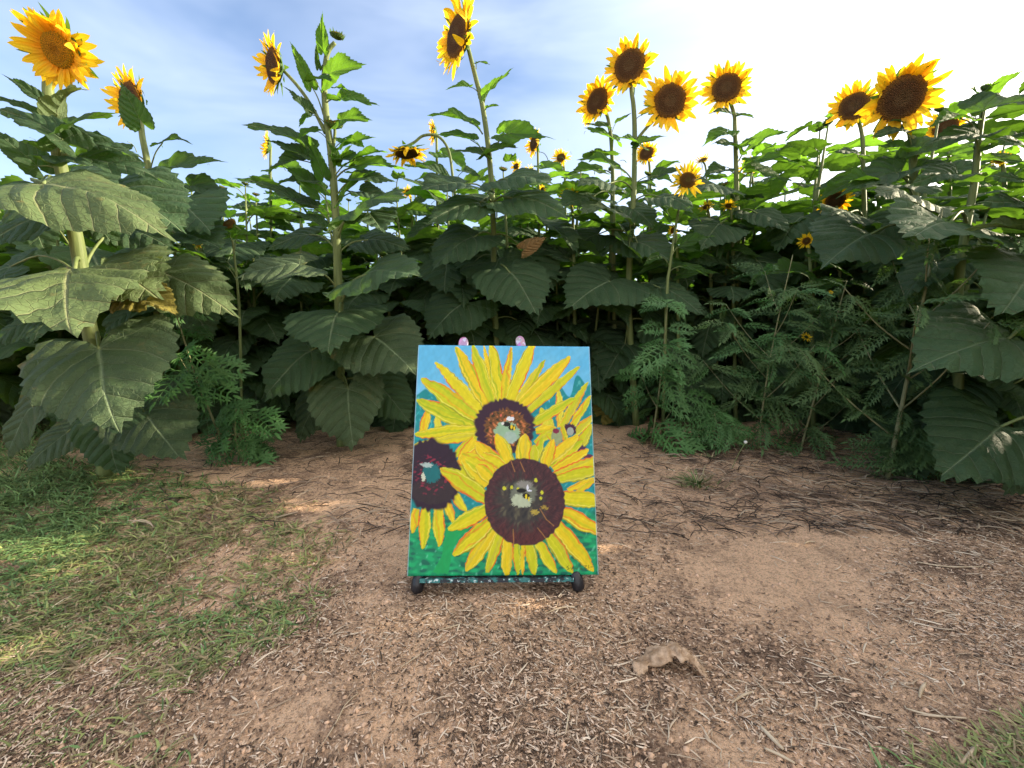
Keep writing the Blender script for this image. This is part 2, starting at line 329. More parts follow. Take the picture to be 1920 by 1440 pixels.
def litter():
    Vs, Qs, Cs, off = [], [], [], 0
    def add(res):
        nonlocal off
        v, q, c = res; Vs.append(v); Qs.append(q + off); Cs.append(c); off += len(v)
    # crumbs and chips
    for n, lmin, lmax, wmin, wmax, pal, keep in (
        (62000, .0035, .0095, .0012, .0036, [(.06, .038, .026), (.13, .085, .058), (.26, .17, .115), (.42, .28, .19), (.58, .41, .29), (.70, .52, .39)], .0),
        (8500, .010, .026, .0010, .0026, [(.07, .045, .032), (.20, .13, .09), (.44, .31, .21), (.66, .50, .37), (.74, .60, .47)], .25),
        (700, .02, .06, .0012, .0028, [(.10, .07, .05), (.30, .21, .14), (.55, .42, .30), (.70, .56, .42)], .45)):
        X, Y, px, py = scatter_ground(n, .9)
        d = vnoise(X, Y, 11, 5) * .75 + vnoise(X, Y, 3.5, 9) * .7 + .12 + .9 * np.clip((px - 1500) / 300, 0, 1) + .5 * np.exp(-((px - 1080) / 220) ** 2 - ((py - 1230) / 120) ** 2)
        for (bx, by, sx_, sy_) in ((560, 1340, 150, 80), (1300, 1050, 190, 70), (1060, 1335, 70, 50), (230, 1360, 160, 60), (1560, 1150, 120, 70), (1250, 1400, 80, 40), (690, 1150, 60, 50), (1450, 950, 130, 25)):
            d -= .75 * np.exp(-((px - bx) / sx_) ** 2 - ((py - by) / sy_) ** 2)
        for (bx, by, sx_, sy_) in ((940, 1240, 120, 60), (1110, 1380, 120, 50), (1400, 1340, 90, 50), (1180, 1130, 90, 40), (1750, 1120, 150, 90), (640, 1090, 90, 50)):
            d += .8 * np.exp(-((px - bx) / sx_) ** 2 - ((py - by) / sy_) ** 2)
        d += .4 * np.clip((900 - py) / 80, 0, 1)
        d -= 1.0 * np.exp(-((px - 1330) / 230) ** 2 - ((py - 1060) / 90) ** 2) + .7 * np.exp(-((px - 560) / 130) ** 2 - ((py - 1330) / 90) ** 2)
        k = rng.uniform(-.7, .9, n) < d - keep * .6
        X, Y, px, py = X[k], Y[k], px[k], py[k]; m = len(X); sc = np.clip(.75 + .28 * Y, .8, 1.6)
        pal = np.array(pal); ci = rng.integers(0, len(pal), m); cc = pal[ci] * rng.uniform(.75, 1.15, (m, 1))
        L_ = rng.uniform(lmin, lmax, m) * sc; W_ = rng.uniform(wmin, wmax, m) * sc
        ang = rng.uniform(0, math.pi, m) + 0
        flow = np.arctan2(-(Y * .35), X + .01); ang = np.where(rng.uniform(0, 1, m) < .35, flow * .4 + rng.normal(0, .5, m), ang)
        add(ribbon_cloud(m, X, Y, L_, W_, ang, cc, rng.uniform(.0004, .004, m), rng.normal(0, .04, m) + (rng.uniform(0, 1, m) < .12) * rng.normal(0, .2, m), W_ * .35, 3, rng.uniform(0, .12, m) * L_))
    # clods and small stones of the same soil
    X, Y, px, py = scatter_ground(6500, .9); m = len(X); cc = np.array([(.60, .39, .26)]) * rng.uniform(.45, 1.25, (m, 1)); L_ = .002 + .008 * rng.uniform(0, 1, m) ** 3; L_ *= np.clip(.75 + .28 * Y, .8, 1.5)
    add(ribbon_cloud(m, X, Y, L_, L_ * rng.uniform(.6, 1.1, m), rng.uniform(0, 3.14, m), cc, -.0005 * np.ones(m), np.zeros(m), L_ * rng.uniform(.3, .6, m), 4, L_ * .15))
    # clumps of pale broken straw
    cl = [(1770, 1120, 150, 90, 420), (1690, 1240, 130, 60, 200), (1100, 1250, 110, 60, 150), (1000, 1190, 120, 50, 110), (520, 1190, 130, 50, 200), (300, 1080, 130, 40, 160), (1130, 1390, 120, 40, 140), (1420, 1330, 90, 50, 130), (1830, 1000, 80, 40, 160), (1240, 920, 160, 25, 160), (860, 1160, 120, 40, 80), (200, 1330, 200, 60, 170), (1600, 1380, 200, 50, 140)]
    cl = [(a_, b_, c_, d_, int(e_ * .6)) for a_, b_, c_, d_, e_ in cl]; px = np.concatenate([rng.normal(c_[0], c_[2], c_[4]) for c_ in cl]); py = np.concatenate([rng.normal(c_[1], c_[3], c_[4]) for c_ in cl]); py = np.maximum(py, 870)
    r, u = (px - 960) / F, (720 - py) / F; dy, dz = CP + u * SP, -SP + u * CP; t = -CAMZ / dz; X, Y = r * t, dy * t; m = len(X); sc = np.clip(.75 + .28 * Y, .8, 1.5)
    pal = np.array([(.40, .29, .20), (.56, .43, .31), (.72, .59, .45)]); cc = pal[rng.integers(0, 3, m)] * rng.uniform(.75, 1.1, (m, 1)); L_ = .008 + .040 * rng.uniform(0, 1, m) ** 2.2 * sc; W_ = rng.uniform(.0012, .0034, m) * sc
    add(ribbon_cloud(m, X, Y, L_, W_, rng.uniform(0, 3.14, m), cc, rng.uniform(.0005, .004, m), rng.normal(0, .05, m), W_ * .45, 3, rng.uniform(0, .05, m) * L_))
    # twigs and stalks along the field's edge; extra dark ones stand in for shade
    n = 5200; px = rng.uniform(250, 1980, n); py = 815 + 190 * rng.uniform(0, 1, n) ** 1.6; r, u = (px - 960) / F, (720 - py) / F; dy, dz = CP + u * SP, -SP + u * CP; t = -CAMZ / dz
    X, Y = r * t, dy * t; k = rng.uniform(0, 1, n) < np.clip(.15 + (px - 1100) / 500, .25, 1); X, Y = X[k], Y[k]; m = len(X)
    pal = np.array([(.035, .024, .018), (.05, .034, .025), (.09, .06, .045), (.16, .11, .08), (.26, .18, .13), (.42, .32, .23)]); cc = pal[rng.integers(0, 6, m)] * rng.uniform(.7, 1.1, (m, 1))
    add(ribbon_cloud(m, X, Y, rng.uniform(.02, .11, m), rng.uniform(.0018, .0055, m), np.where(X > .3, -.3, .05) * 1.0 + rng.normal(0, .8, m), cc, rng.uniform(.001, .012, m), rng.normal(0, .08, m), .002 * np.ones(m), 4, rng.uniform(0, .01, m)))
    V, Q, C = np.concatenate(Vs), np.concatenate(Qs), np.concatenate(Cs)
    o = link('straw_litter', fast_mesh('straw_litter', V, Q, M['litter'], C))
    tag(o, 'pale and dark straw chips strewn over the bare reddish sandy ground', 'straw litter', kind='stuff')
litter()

# ------------------------------------------------------------------ grass
def grass_blades(X, Y, L_, W_, ang, lean, colr, segs=4):
    n = len(X); V = np.zeros((n, segs + 1, 2, 3)); ca, sa = np.cos(ang), np.sin(ang); curl = rng.normal(0, .5, n)
    x, y, z = X.copy(), Y.copy(), ground_h(X, Y) + .001; g0 = z.copy()
    for k in range(segs + 1):
        t = k / segs; w = W_ * (1 - t) ** .7 * .5 + .0002
        V[:, k, 0] = np.stack([x - sa * w, y + ca * w, z], 1); V[:, k, 1] = np.stack([x + sa * w, y - ca * w, z + w * .5], 1)
        el = lean * (1 - 1.5 * t); st = L_ / segs
        aa = ang + curl * t; ca, sa = np.cos(aa), np.sin(aa)
        x = x + ca * np.cos(el) * st; y = y + sa * np.cos(el) * st; z = np.maximum(z + np.sin(el) * st, g0 + .002)
    idx = np.arange(n)[:, None] * (segs + 1) * 2
    Q = np.concatenate([idx + np.array([[k * 2, k * 2 + 1, k * 2 + 3, k * 2 + 2]]) for k in range(segs)], 0)
    return V.reshape(-1, 3), Q, np.repeat(colr, (segs + 1) * 2, 0)
def smst(x, a, b): t = np.clip((x - a) / (b - a), 0, 1); return t * t * (3 - 2 * t)
def grass_field():
    nc = 21000; per = 8; X, Y, px, py = scatter_ground(nc, .9); n = nc * per; ca_ = np.repeat(rng.uniform(0, 6.28, nc), per)
    X, Y, px, py = [np.repeat(v_, per) for v_ in (X, Y, px, py)]; jr = np.abs(rng.normal(0, .010, n)); ja = rng.uniform(0, 6.28, n); X = X + jr * np.cos(ja); Y = Y + jr * np.sin(ja); ux = np.repeat(rng.uniform(0, 1, nc), per)
    edge = np.interp(py, [820, 880, 930, 1000, 1080, 1150, 1210, 1260, 1300, 1440, 1500], [260, 330, 560, 640, 620, 640, 590, 420, 400, 400, 380])
    nn = vnoise(X, Y, 7, 21) * 45 + vnoise(X, Y, 22, 22) * 25
    d = smst(edge - px + nn, -30, 120) * (.42 + .58 * smst(vnoise(X, Y, 9, 31), -.7, .4)); d = np.maximum(d * .8, smst(330 - px + nn * 2 + (960 - py) * .5, -60, 160) * smst(1130 - py + nn, 0, 120))
    d *= 1 - .86 * smst(py - .25 * px * 0 - 60 * nn / 45, 1225, 1340)            # thin towards the bottom
    d *= 1 - .55 * np.exp(-((px - 390) / 110) ** 2 - ((py - 1060) / 45) ** 2) - .6 * np.exp(-((px - 400) / 90) ** 2 - ((py - 1210) / 30) ** 2)
    d *= 1 - .8 * np.exp(-((px - 450) / 130) ** 2 - ((py - 872) / 25) ** 2)
    br = smst((px - 1720) * .5 + (py - 1330) + nn, 60, 190) * .3
    d2 = d + br * (py > 1150)
    k = (ux * .8 + .2 * rng.uniform(0, 1, n)) < d2; ja = ja[k]; X, Y, px, py, d = X[k], Y[k], px[k], py[k], d[k]; m = len(X)
    green = smst(430 - px + (1010 - py) * .9 + 80 * vnoise(X, Y, 5, 41), -60, 400)
    mid = np.exp(-((px - 420) / 260) ** 2 - ((py - 1150) / 60) ** 2) * .7 + (px > 1400) * .15
    green *= 1 - .6 * smst(py, 1060, 1200) * (px < 700); green = np.clip(np.maximum(green, mid * .8), 0.12, .95); u = rng.uniform(0, 1, m)
    gcol = np.array([.115, .205, .075]) * rng.uniform(.3, 1.8, (m, 1)) + rng.uniform(0, .05, (m, 1)) * np.array([1, .7, .1])
    ycol = np.array([.40, .31, .18]) * rng.uniform(.3, 1.3, (m, 1))
    yg = np.array([.30, .34, .12]) * rng.uniform(.6, 1.3, (m, 1))
    cc = np.where((u < green)[:, None], gcol, np.where((u < green + .38)[:, None], yg, ycol))
    sc = np.clip(.7 + .35 * Y, .8, 1.7); L_ = rng.uniform(.014, .042, m) * sc; W_ = rng.uniform(.0018, .0046, m) * sc
    tall = smst(200 - px, -100, 200) * smst(1050 - py, 0, 150); L_ *= 1 + tall * 1.1
    lean = rng.uniform(.05, .75, m) + tall * .5
    v, q, c = grass_blades(X, Y, L_, W_, ja + rng.normal(0, .7, m), lean, cc)
    o = link('grass', fast_mesh('grass', v, q, M['grass'], c))
    tag(o, 'trampled green and yellowed grass creeping over the sand', 'grass', kind='stuff')
grass_field()
def tuft(px, py, n, L0, spread, label):
    c = G(px, py); a_ = rng.uniform(0, 6.28, n); r_ = np.abs(rng.normal(0, spread, n))
    X = c.x + r_ * np.cos(a_); Y = c.y + r_ * np.sin(a_)
    cc = np.where(rng.uniform(0, 1, n)[:, None] < .65, np.array([[.12, .19, .06]]), np.array([[.45, .38, .22]])) * rng.uniform(.6, 1.3, (n, 1))
    v, q, c2 = grass_blades(X, Y, rng.uniform(.4, 1, n) * L0, rng.uniform(.002, .005, n), a_ + rng.normal(0, .5, n), rng.uniform(.3, 1.3, n), cc)
    o = link('grass_tuft', fast_mesh('grass_tuft', v, q, M['grass'], c2)); tag(o, label, 'grass tuft')
tuft(1305, 905, 130, .085, .035, 'small grass tuft with dry blades on the bare sand right of the painting')
tuft(1335, 862, 9, .07, .008, 'sprig of three or four grass blades just behind the small grass tuft')

# ------------------------------------------------------------------ leaves
HALF = [(0, 1.0), (.055, .93), (.135, .85), (.245, .75), (.35, .63), (.445, .48), (.515, .31), (.555, .12), (.555, -.06), (.515, -.22), (.44, -.34), (.335, -.395), (.215, -.37), (.105, -.26), (.02, -.07)]
POINT = [(0, 1.08), (.03, .98), (.075, .88), (.15, .76), (.245, .63), (.34, .49), (.42, .34), (.475, .17), (.485, 0), (.45, -.15), (.38, -.26), (.28, -.31), (.175, -.29), (.085, -.20), (.02, -.06)]
SLIM = [(0, 1.0), (.04, .90), (.09, .79), (.16, .66), (.23, .52), (.29, .38), (.33, .24), (.34, .11), (.31, 0.0), (.25, -.07), (.18, -.11), (.12, -.11), (.07, -.08), (.03, -.04), (.01, -.01)]
def leaf_mesh(name, seed, half, droop, fold, wave, mat, tears=0):
    r = random.Random(seed); V, UV, Fc = [], [], []
    def resample(h, n):
        pts = [Vector((x, y)) for x, y in h]; d = [0]
        for i in range(1, len(pts)): d.append(d[-1] + (pts[i] - pts[i - 1]).length)
        out = []
        for k in range(n):
            t = d[-1] * k / (n - 1); i = max(j for j in range(len(d)) if d[j] <= t + 1e-9); i = min(i, len(pts) - 2)
            out.append(pts[i].lerp(pts[i + 1], (t - d[i]) / (d[i + 1] - d[i])))
        return out
    n = 34; right = resample(half, n); asym = r.uniform(.9, 1.1)
    tip_off = r.uniform(-.05, .05)
    loop = [Vector((p.x * asym + tip_off * max(p.y, 0) ** 2, p.y)) for p in right[::-1]] + [Vector((-p.x / asym + tip_off * max(p.y, 0) ** 2, p.y)) for p in right[1:]]
    m = len(loop); tear = [r.randrange(5, m - 5) for _ in range(tears)]
    rings = [.10, .25, .42, .6, .78, .92, 1.0]; ph = [r.uniform(0, 6.28) for _ in range(6)]
    V.append(Vector((0, 0, 0))); UV.append((0, 0))
    for t in rings:
        for j, p in enumerate(loop):
            k = t
            if t == 1: k = t + (.040 if j % 2 else -.030) * (1 + r.uniform(-.7, .6))
            if t > .7:
                for tj in tear:
                    if abs(j - tj) <= 1: k *= 1 - (t - .7) * (1.1 if j == tj else .5)
            x, y = p.x * k, p.y * k; a_ = j / m * 2 * math.pi
            z = fold * abs(x) + wave * t * t * (.045 * math.sin(3 * a_ + ph[0]) + .028 * math.sin(6 * a_ + ph[1]) + .012 * math.sin(13 * a_ + ph[2]))
            z += .020 * wave * math.sin(9 * x + ph[3]) * math.sin(8 * y + ph[4]) - .10 * x * x * (1 if fold > 0 else -1)
            q = (y - .62 * abs(x) - .75 * x * x) / .21; fr = abs((q + .5) % 1 - .5)
            z += .018 * min(1, fr * 3) * (t < 1)
            V.append(Vector((x, y, z))); UV.append((x, y))
    for i in range(len(V)):                       # bend the blade downwards along its length
        x, y, z = V[i]; dl = droop * (1 if y > 0 else .6)
        a_ = dl * y
        if abs(dl) > 1e-4: V[i] = Vector((x, math.sin(a_) / dl + z * math.sin(a_), z * math.cos(a_) - (1 - math.cos(a_)) / dl))
        if y < 0: V[i].z = z * math.cos(a_) - (1 - math.cos(a_)) / dl * 1.0
        V[i].x *= 1 - .06 * abs(x)
    for j in range(m - 1): Fc.append((0, 1 + j + 1, 1 + j))
    for k in range(len(rings) - 1):
        for j in range(m - 1): a_ = 1 + k * m + j; Fc.append((a_, a_ + 1, a_ + m + 1, a_ + m))
    me = mesh(name, V, Fc, mat, uv=UV); 
    me.polygons[0].normal  # top side must face +z
    if sum(p.normal.z for p in me.polygons) < 0: me.flip_normals()
    tipi = 1 + (len(rings) - 1) * m + n - 1
    me['tip'] = tuple(V[tipi]); return me
LM = {}
def lm(kind, style, i):
    key = (kind, style, i)
    if key not in LM:
        sd_ = hash((len(kind) * 31 + i * 7 + {'f': 1, 'u': 2, 's': 3, 'h': 4}[style] * 101)) & 0xffff; r = random.Random(sd_)
        half, droop, fold, wave = {'f': (HALF, r.uniform(.35, .75), r.uniform(-.04, .14), .85), 'u': (POINT, r.uniform(.3, .7), r.uniform(.15, .4), 1.0),
                                   's': (SLIM, r.uniform(.2, .6), r.uniform(.1, .4), .8), 'h': (HALF, r.uniform(.9, 1.4), r.uniform(-.22, .05), 1.2)}[style]
        LM[key] = leaf_mesh('leaf_blade', sd_, half, droop, fold, wave, M[kind], tears=r.choice([0, 0, 0, 1]))
    return LM[key]
ZERO = Vector((0, 0, 0))
def leaf_matrix(me, B, T, w, normal):
    tip = Vector(me['tip']); d = T - B; L_ = d.length; yv = d.normalized(); n = Vector(normal); n = n - yv * n.dot(yv)
    if n.length < 1e-3: n = Vector((0, 0, 1)) - yv * yv.z
    n.normalize(); xv = yv.cross(n)
    ch = math.atan2(tip.z, tip.y); sc = L_ / math.hypot(tip.y, tip.z)
    rot = Matrix((xv, yv, n)).transposed() @ Matrix.Rotation(-ch, 3, 'X')
    return Matrix.Translation(B) @ rot.to_4x4() @ Matrix.Diagonal((sc * w, sc, sc, 1))
def stalk_pts(S, B, up=.35):
    d = B - S; L_ = d.length; mid = S.lerp(B, .55) + Vector((0, 0, up * L_)); q = S.lerp(B, .2) + Vector((0, 0, up * .75 * L_))
    return smooth_line([S, q, mid, B], 3)
def add_leaf(root, base, S, B, T, w=1., normal=(0, -.7, .7), kind='leaf', style='f', up=.2, r=.004, label=None, bake=None):
    me = lm(kind, style, rnd.randrange(6)); mat = leaf_matrix(me, B - base, T - base, w, normal)
    pts = stalk_pts(S - base, B - base, up); L_ = (T - B).length; r = max(.0018, min(.0065, L_ * .016))
    v, f = tube(pts, [r * (1.25 - .45 * i / (len(pts) - 1)) for i in range(len(pts))], 6)
    if bake is not None: bake.append((me, mat, v, f)); return
    o = link('leaf', me, root); o.matrix_basis = mat
    if label: o['label'] = label
    st = link('leaf_stalk', mesh('leaf_stalk', v, f, M['stalk']), o); st.matrix_parent_inverse = mat.inverted()
    return o

# ------------------------------------------------------------------ flower heads
def petals_mesh(seed, n=34, mat='petal', length=1.0, flop=0, inner=.80):
    r = random.Random(seed); V, UV, Fc = [], [], []
    for lay in range(2):
        for k in range(n // 2 + 2):
            a_ = 2 * math.pi * (k + .5 * lay) / (n // 2 + 2) + r.uniform(-.07, .07); L_ = length * r.uniform(.78, 1.12); W_ = r.uniform(.25, .37)
            tilt = (.15 if lay else .42) + r.uniform(-.22, .25); tw = r.uniform(-.5, .5); bend = r.uniform(-.5, .25) - flop; side = r.uniform(-.22, .22)
            if r.random() < .13: bend += r.uniform(.8, 2.4)
            if r.random() < .06: continue
            if r.random() < .12: L_ *= .65
            ca, sa = math.cos(a_), math.sin(a_); o = len(V); segs = 7
            x, z, el = inner, .02 - .04 * lay, tilt
            for i in range(segs + 1):
                t = i / segs; w = W_ * (math.sin(math.pi * min(1, .16 + t * .78)) ** .9) * (1 if t < .99 else .06)
                lat = side * t * t * L_; tt = tw * t
                for j, c in enumerate((-.5, 0, .5)):
                    yy = lat + c * w * math.cos(tt); zz = z + c * w * math.sin(tt) - (.05 if j == 1 else 0) * (1 - t) * 1.2
                    V.append(Vector((x * ca - yy * sa, x * sa + yy * ca, zz))); UV.append((c * .3 + k, t))
                st = L_ / segs; x += st * math.cos(el); z += st * math.sin(el); el += bend / segs
            for i in range(segs):
                for j in range(2): b = o + i * 3 + j; Fc.append((b, b + 3, b + 4, b + 1))
    return mesh('petals', V, Fc, M[mat], uv=UV)
def disc_mesh(mat, bulge=.22):
    V, UV, Fc = [Vector((0, 0, bulge * .78))], [(0, 0)], []; n = 40; r = random.Random(4)
    for i in range(1, 13):
        t = i / 12
        for k in range(n):
            a_ = 2 * math.pi * k / n; rr = t * (1 + (.03 * math.sin(5 * a_) + .03 * r.uniform(-1, 1)) * (t > .8))
            z = bulge * (1 - t ** 2.4) - .10 * math.exp(-(t / .28) ** 2) * bulge * 4 + r.uniform(-.014, .014) + (.04 * math.exp(-((t - .85) / .1) ** 2))
            V.append(Vector((rr * math.cos(a_), rr * math.sin(a_), z))); UV.append((t, k / n))
    for k in range(n): Fc.append((0, 1 + k, 1 + (k + 1) % n))
    for i in range(11):
        for k in range(n): a_ = 1 + i * n + k; b = 1 + i * n + (k + 1) % n; Fc.append((a_, a_ + n, b + n, b))
    V[0].z = V[1].z
    return mesh('flower_disc', V, Fc, M[mat], uv=UV)
def calyx_mesh(seed, open_=1.0, nb=22):
    r = random.Random(seed); V, Fc = [], []; n = 20; prof = [(.02, -.55), (.30, -.50), (.62, -.36), (.92, -.16), (1.0, .0), (.9, .03)]
    for rr, z in prof:
        for k in range(n): a_ = 2 * math.pi * k / n; V.append(Vector((rr * math.cos(a_), rr * math.sin(a_), z)))
    for i in range(len(prof) - 1):
        for k in range(n): Fc.append((i * n + k, i * n + (k + 1) % n, (i + 1) * n + (k + 1) % n, (i + 1) * n + k))
    for lay in range(2):
        for k in range(nb // 2):
            a_ = 2 * math.pi * (k + .5 * lay) / (nb // 2) + r.uniform(-.1, .1); ca, sa = math.cos(a_), math.sin(a_); o = len(V)
            L_ = r.uniform(.55, .85); x, z, el = .85, -.18 - .12 * lay, (.2 + r.uniform(-.3, .5)) * open_ + (1 - open_) * 1.3; w0 = .30
            for i in range(5):
                t = i / 4; w = w0 * (1 - t) ** .8
                for c in (-.5, .5): yy = c * w; V.append(Vector((x * ca - yy * sa, x * sa + yy * ca, z)))
                x += L_ / 4 * math.cos(el); z += L_ / 4 * math.sin(el); el += r.uniform(-.1, .35) * (1 if open_ > .5 else -.2)
            for i in range(4): b = o + i * 2; Fc.append((b, b + 1, b + 3, b + 2))
    return mesh('calyx', V, Fc, M['calyx'])
PET_ = 0
PET = {'big': [petals_mesh(i, 36, 'petal', 1.0) for i in range(4)], 'long': [petals_mesh(20 + i, 40, 'petal', 1.15) for i in range(2)], 'glow': [petals_mesh(30, 48, 'petal', 1.0, .2, .60)],
       'young': [petals_mesh(40 + i, 26, 'petal_y', 1.55) for i in range(3)]}
DISC = {'glow': disc_mesh('disc_backlit'), 'big': disc_mesh('disc'), 'long': disc_mesh('disc'), 'young': disc_mesh('disc_y', .35)}
CAL = [calyx_mesh(i) for i in range(3)]; CALB = calyx_mesh(9, .15, 30)
def add_head(root, base, C, n, rad, kind='big', spin=None):
    """C the centre of the disc, n the way it faces, rad the outer radius"""
    n = Vector(n).normalized(); total = {'big': 1.82, 'long': 1.98, 'young': 2.25, 'glow': 1.65}[kind]; sc = rad / total * .96
    q = n.to_track_quat('Z', 'Y').to_matrix().to_4x4()
    mat = Matrix.Translation(C - base) @ q @ Matrix.Rotation(spin if spin is not None else rnd.uniform(0, 6), 4, 'Z') @ Matrix.Diagonal((sc, sc, sc, 1))
    o = link('flower_head', rnd.choice(CAL), root); o.matrix_basis = mat
    link('petals', rnd.choice(PET[kind]), o); dk = link('flower_disc', DISC[kind], o)
    if kind == 'glow': dk.scale = (.66, .66, 1.0)
    return o, C - n * sc * .5
def add_bud(root, base, C, n, rad):
    n = Vector(n).normalized(); mat = Matrix.Translation(C - base) @ n.to_track_quat('Z', 'Y').to_matrix().to_4x4() @ Matrix.Diagonal((rad, rad, rad, 1))
    o = link('flower_bud', CALB, root); o.matrix_basis = mat
    d = link('bud_centre', DISC['young'], o); return o

# ------------------------------------------------------------------ the sunflower plants one can tell apart
def plant(label, Y, stem, r0, r1, leaves, heads=(), buds=(), ybase=None, group=None, side_stems=(), name='sunflower_plant'):
    """stem and leaves come as picture points, turned into points at the plant's own distance Y"""
    pts = []
    for i, p in enumerate(stem):
        y_ = Y + (p[2] if len(p) > 2 else 0); pts.append(P(p[0], p[1], y_))
    base = Vector((pts[0].x, pts[0].y, 0)); pts[0] = base + Vector((0, 0, -.02))
    root = bpy.data.objects.new(name, None); COL.objects.link(root); root.location = base; root.empty_display_size = .1
    tag(root, label, 'sunflower plant', group)
    hs = []
    for h_ in heads:
        (px, py, rp, n, kind) = h_[:5]; dy = h_[5] if len(h_) > 5 else 0; C = P(px, py, Y + dy)
        hs.append(add_head(root, base, C, n, rp / F * Y * 1.0, kind)[1])
    main = list(pts)
    if hs and not side_stems_only(side_stems, 0): main.append(hs[0])
    sl = smooth_line(main, 5); n_ = len(sl)
    parts = [tube([p - base for p in sl], [r0 + (r1 - r0) * (i / (n_ - 1)) for i in range(n_)], 12, .08)]
    for ss in side_stems:
        hp = ss.get('head'); q = [P(a_, b_, Y + (c_[0] if c_ else 0)) for a_, b_, *c_ in ss['pts']]
        if hp is not None: q.append(hs[hp])
        q = smooth_line(q, 5); parts.append(tube([p - base for p in q], [ss.get('r', .008)] * len(q), 8, .06))
    v, f = merge(parts); link('stem', mesh('stem', v, f, M['stem']), root)
    for bd in buds: add_bud(root, base, P(bd[0], bd[1], Y), bd[3], bd[2] / F * Y)
    for lf in leaves:
        (S, B, T, w) = lf[:4]; o = lf[4] if len(lf) > 4 else {}
        st = o.get('s', 'f'); db, dt = o.get('d', {'f': (-.14, -.30), 'u': (-.03, -.07), 's': (-.02, -.05), 'h': (-.12, -.2)}[st])
        nrm = o.get('n', {'f': (0, -.62, .78), 'u': (.05, -.62, .8), 's': (.1, -.75, .7), 'h': (0, -.8, .6)}[st])
        add_leaf(root, base, P(S[0], S[1], Y), P(B[0], B[1], Y + db), P(T[0], T[1], Y + dt), w, nrm, o.get('m', 'leaf'), st, o.get('up', .15), label=o.get('label'))
    return root
def side_stems_only(ss, k): return any(s_.get('head') == k for s_ in ss)
U, S_, Yg = {'s': 'u'}, {'s': 's'}, {'s': 'u', 'm': 'leaf_young'}
YS = {'s': 's', 'm': 'leaf_young'}
plant('tall sunflower plant at the left edge with huge sunlit leaves and backlit orange centred bloom', 1.5,
      [(196, 890), (182, 700), (165, 600), (150, 490), (137, 420), (118, 330), (105, 270), (95, 200), (92, 150)], .024, .013,
      [((150, 492), (140, 508), (134, 636), 1.05, {'d': (-.12, -.40), 'm': 'leaf_pale', 'n': (.1, -.5, .85)}),
       ((165, 560), (190, 500), (304, 565), 1.2, {'d': (0, -.12), 'm': 'leaf_pale'}),
       ((185, 640), (186, 655), (226, 815), 1.12, {'d': (-.18, -.34), 'm': 'leaf_old'}),
       ((185, 690), (270, 772), (345, 868), 1.05, {'d': (-.02, -.12), 'm': 'leaf_old'}),
       ((186, 780), (125, 812), (50, 885), 1.0, {'d': (-.03, -.12), 'm': 'leaf_old'}),
       ((125, 375), (82, 345), (335, 462), .72, {'d': (-.22, -.26), 'm': 'leaf_pale', 'n': (.2, -.55, .8)}),
       ((120, 345), (225, 352), (348, 440), 1.0, {'d': (.02, -.06)}),
       ((110, 345), (72, 345), (-50, 380), .8), ((140, 430), (95, 405), (-40, 470), 1.1, {'d': (0, -.1)}),
       ((150, 500), (60, 400), (90, 480), 1.1, {'d': (.12, .1)}),
       ((110, 300), (150, 300), (322, 352), .7, U), ((115, 310), (130, 335), (230, 400), 1.0, {'d': (.1, .05)}),
       ((112, 300), (118, 262), (-12, 205), .55, {'s': 'u', 'd': (-.12, -.1)}), ((108, 280), (118, 256), (222, 212), .6, {'s': 'u', 'd': (-.1, -.12)}),
       ((100, 230), (78, 188), (0, 138), .6, S_), ((98, 240), (108, 215), (172, 168), .9, {'s': 'u', 'm': 'leaf_pale'}),
       ((108, 290), (118, 272), (250, 297), .6, U), ((112, 320), (70, 312), (-30, 232), .8, U), ((100, 250), (60, 210), (-20, 180), .7, U),
       ((170, 610), (55, 602), (-20, 655), 1.1, {'d': (.05, 0)}), ((190, 790), (62, 762), (12, 865), .9, {'d': (.1, .05), 'm': 'leaf_old'}),
       ((175, 600), (300, 512), (450, 600), .8, {'d': (.1, .02), 'm': 'leaf_pale'}), ((170, 600), (255, 560), (328, 592), .7, {'d': (0, -.1), 'm': 'leaf_yellow'}),
       ((160, 500), (240, 430), (330, 470), .9, {'d': (.2, .12)}), ((185, 720), (110, 700), (60, 790), 1.1, {'d': (.15, .1)}),
       ((150, 520), (20, 500), (-60, 560), 1.1, {'d': (.1, .1)}), ((188, 790), (205, 800), (225, 895), 1.2, {'d': (-.08, -.1)}), ((130, 400), (165, 390), (220, 470), .9, {'d': (.1, .1)})],
      heads=[(108, 94, 66, (-.02, -.86, -.32), 'glow', -.06)])
plant('sunflower plant second from the left whose bloom hides behind an upright leaf', 2.05,
      [(305, 850), (295, 560), (285, 400), (277, 310), (266, 250)], .018, .010,
      [((264, 245), (262, 224), (224, 146), .85, {'s': 'u', 'd': (-.16, -.2), 'n': (.3, -.9, .3)}), ((285, 330), (318, 322), (428, 306), .7, U),
       ((280, 330), (305, 268), (362, 272), .6, U), ((288, 360), (340, 380), (400, 440), 1.0), ((285, 350), (240, 370), (170, 330), .9),
       ((290, 430), (330, 440), (420, 470), .9), ((290, 460), (260, 480), (220, 560), 1.0), ((295, 530), (350, 560), (400, 640), 1.0, {'d': (0, 0)}),
       ((285, 420), (360, 350), (440, 380), .7, U), ((270, 300), (230, 285), (165, 330), .7, U)],
      heads=[(245, 188, 56, (-.35, -.9, -.1), 'big')])
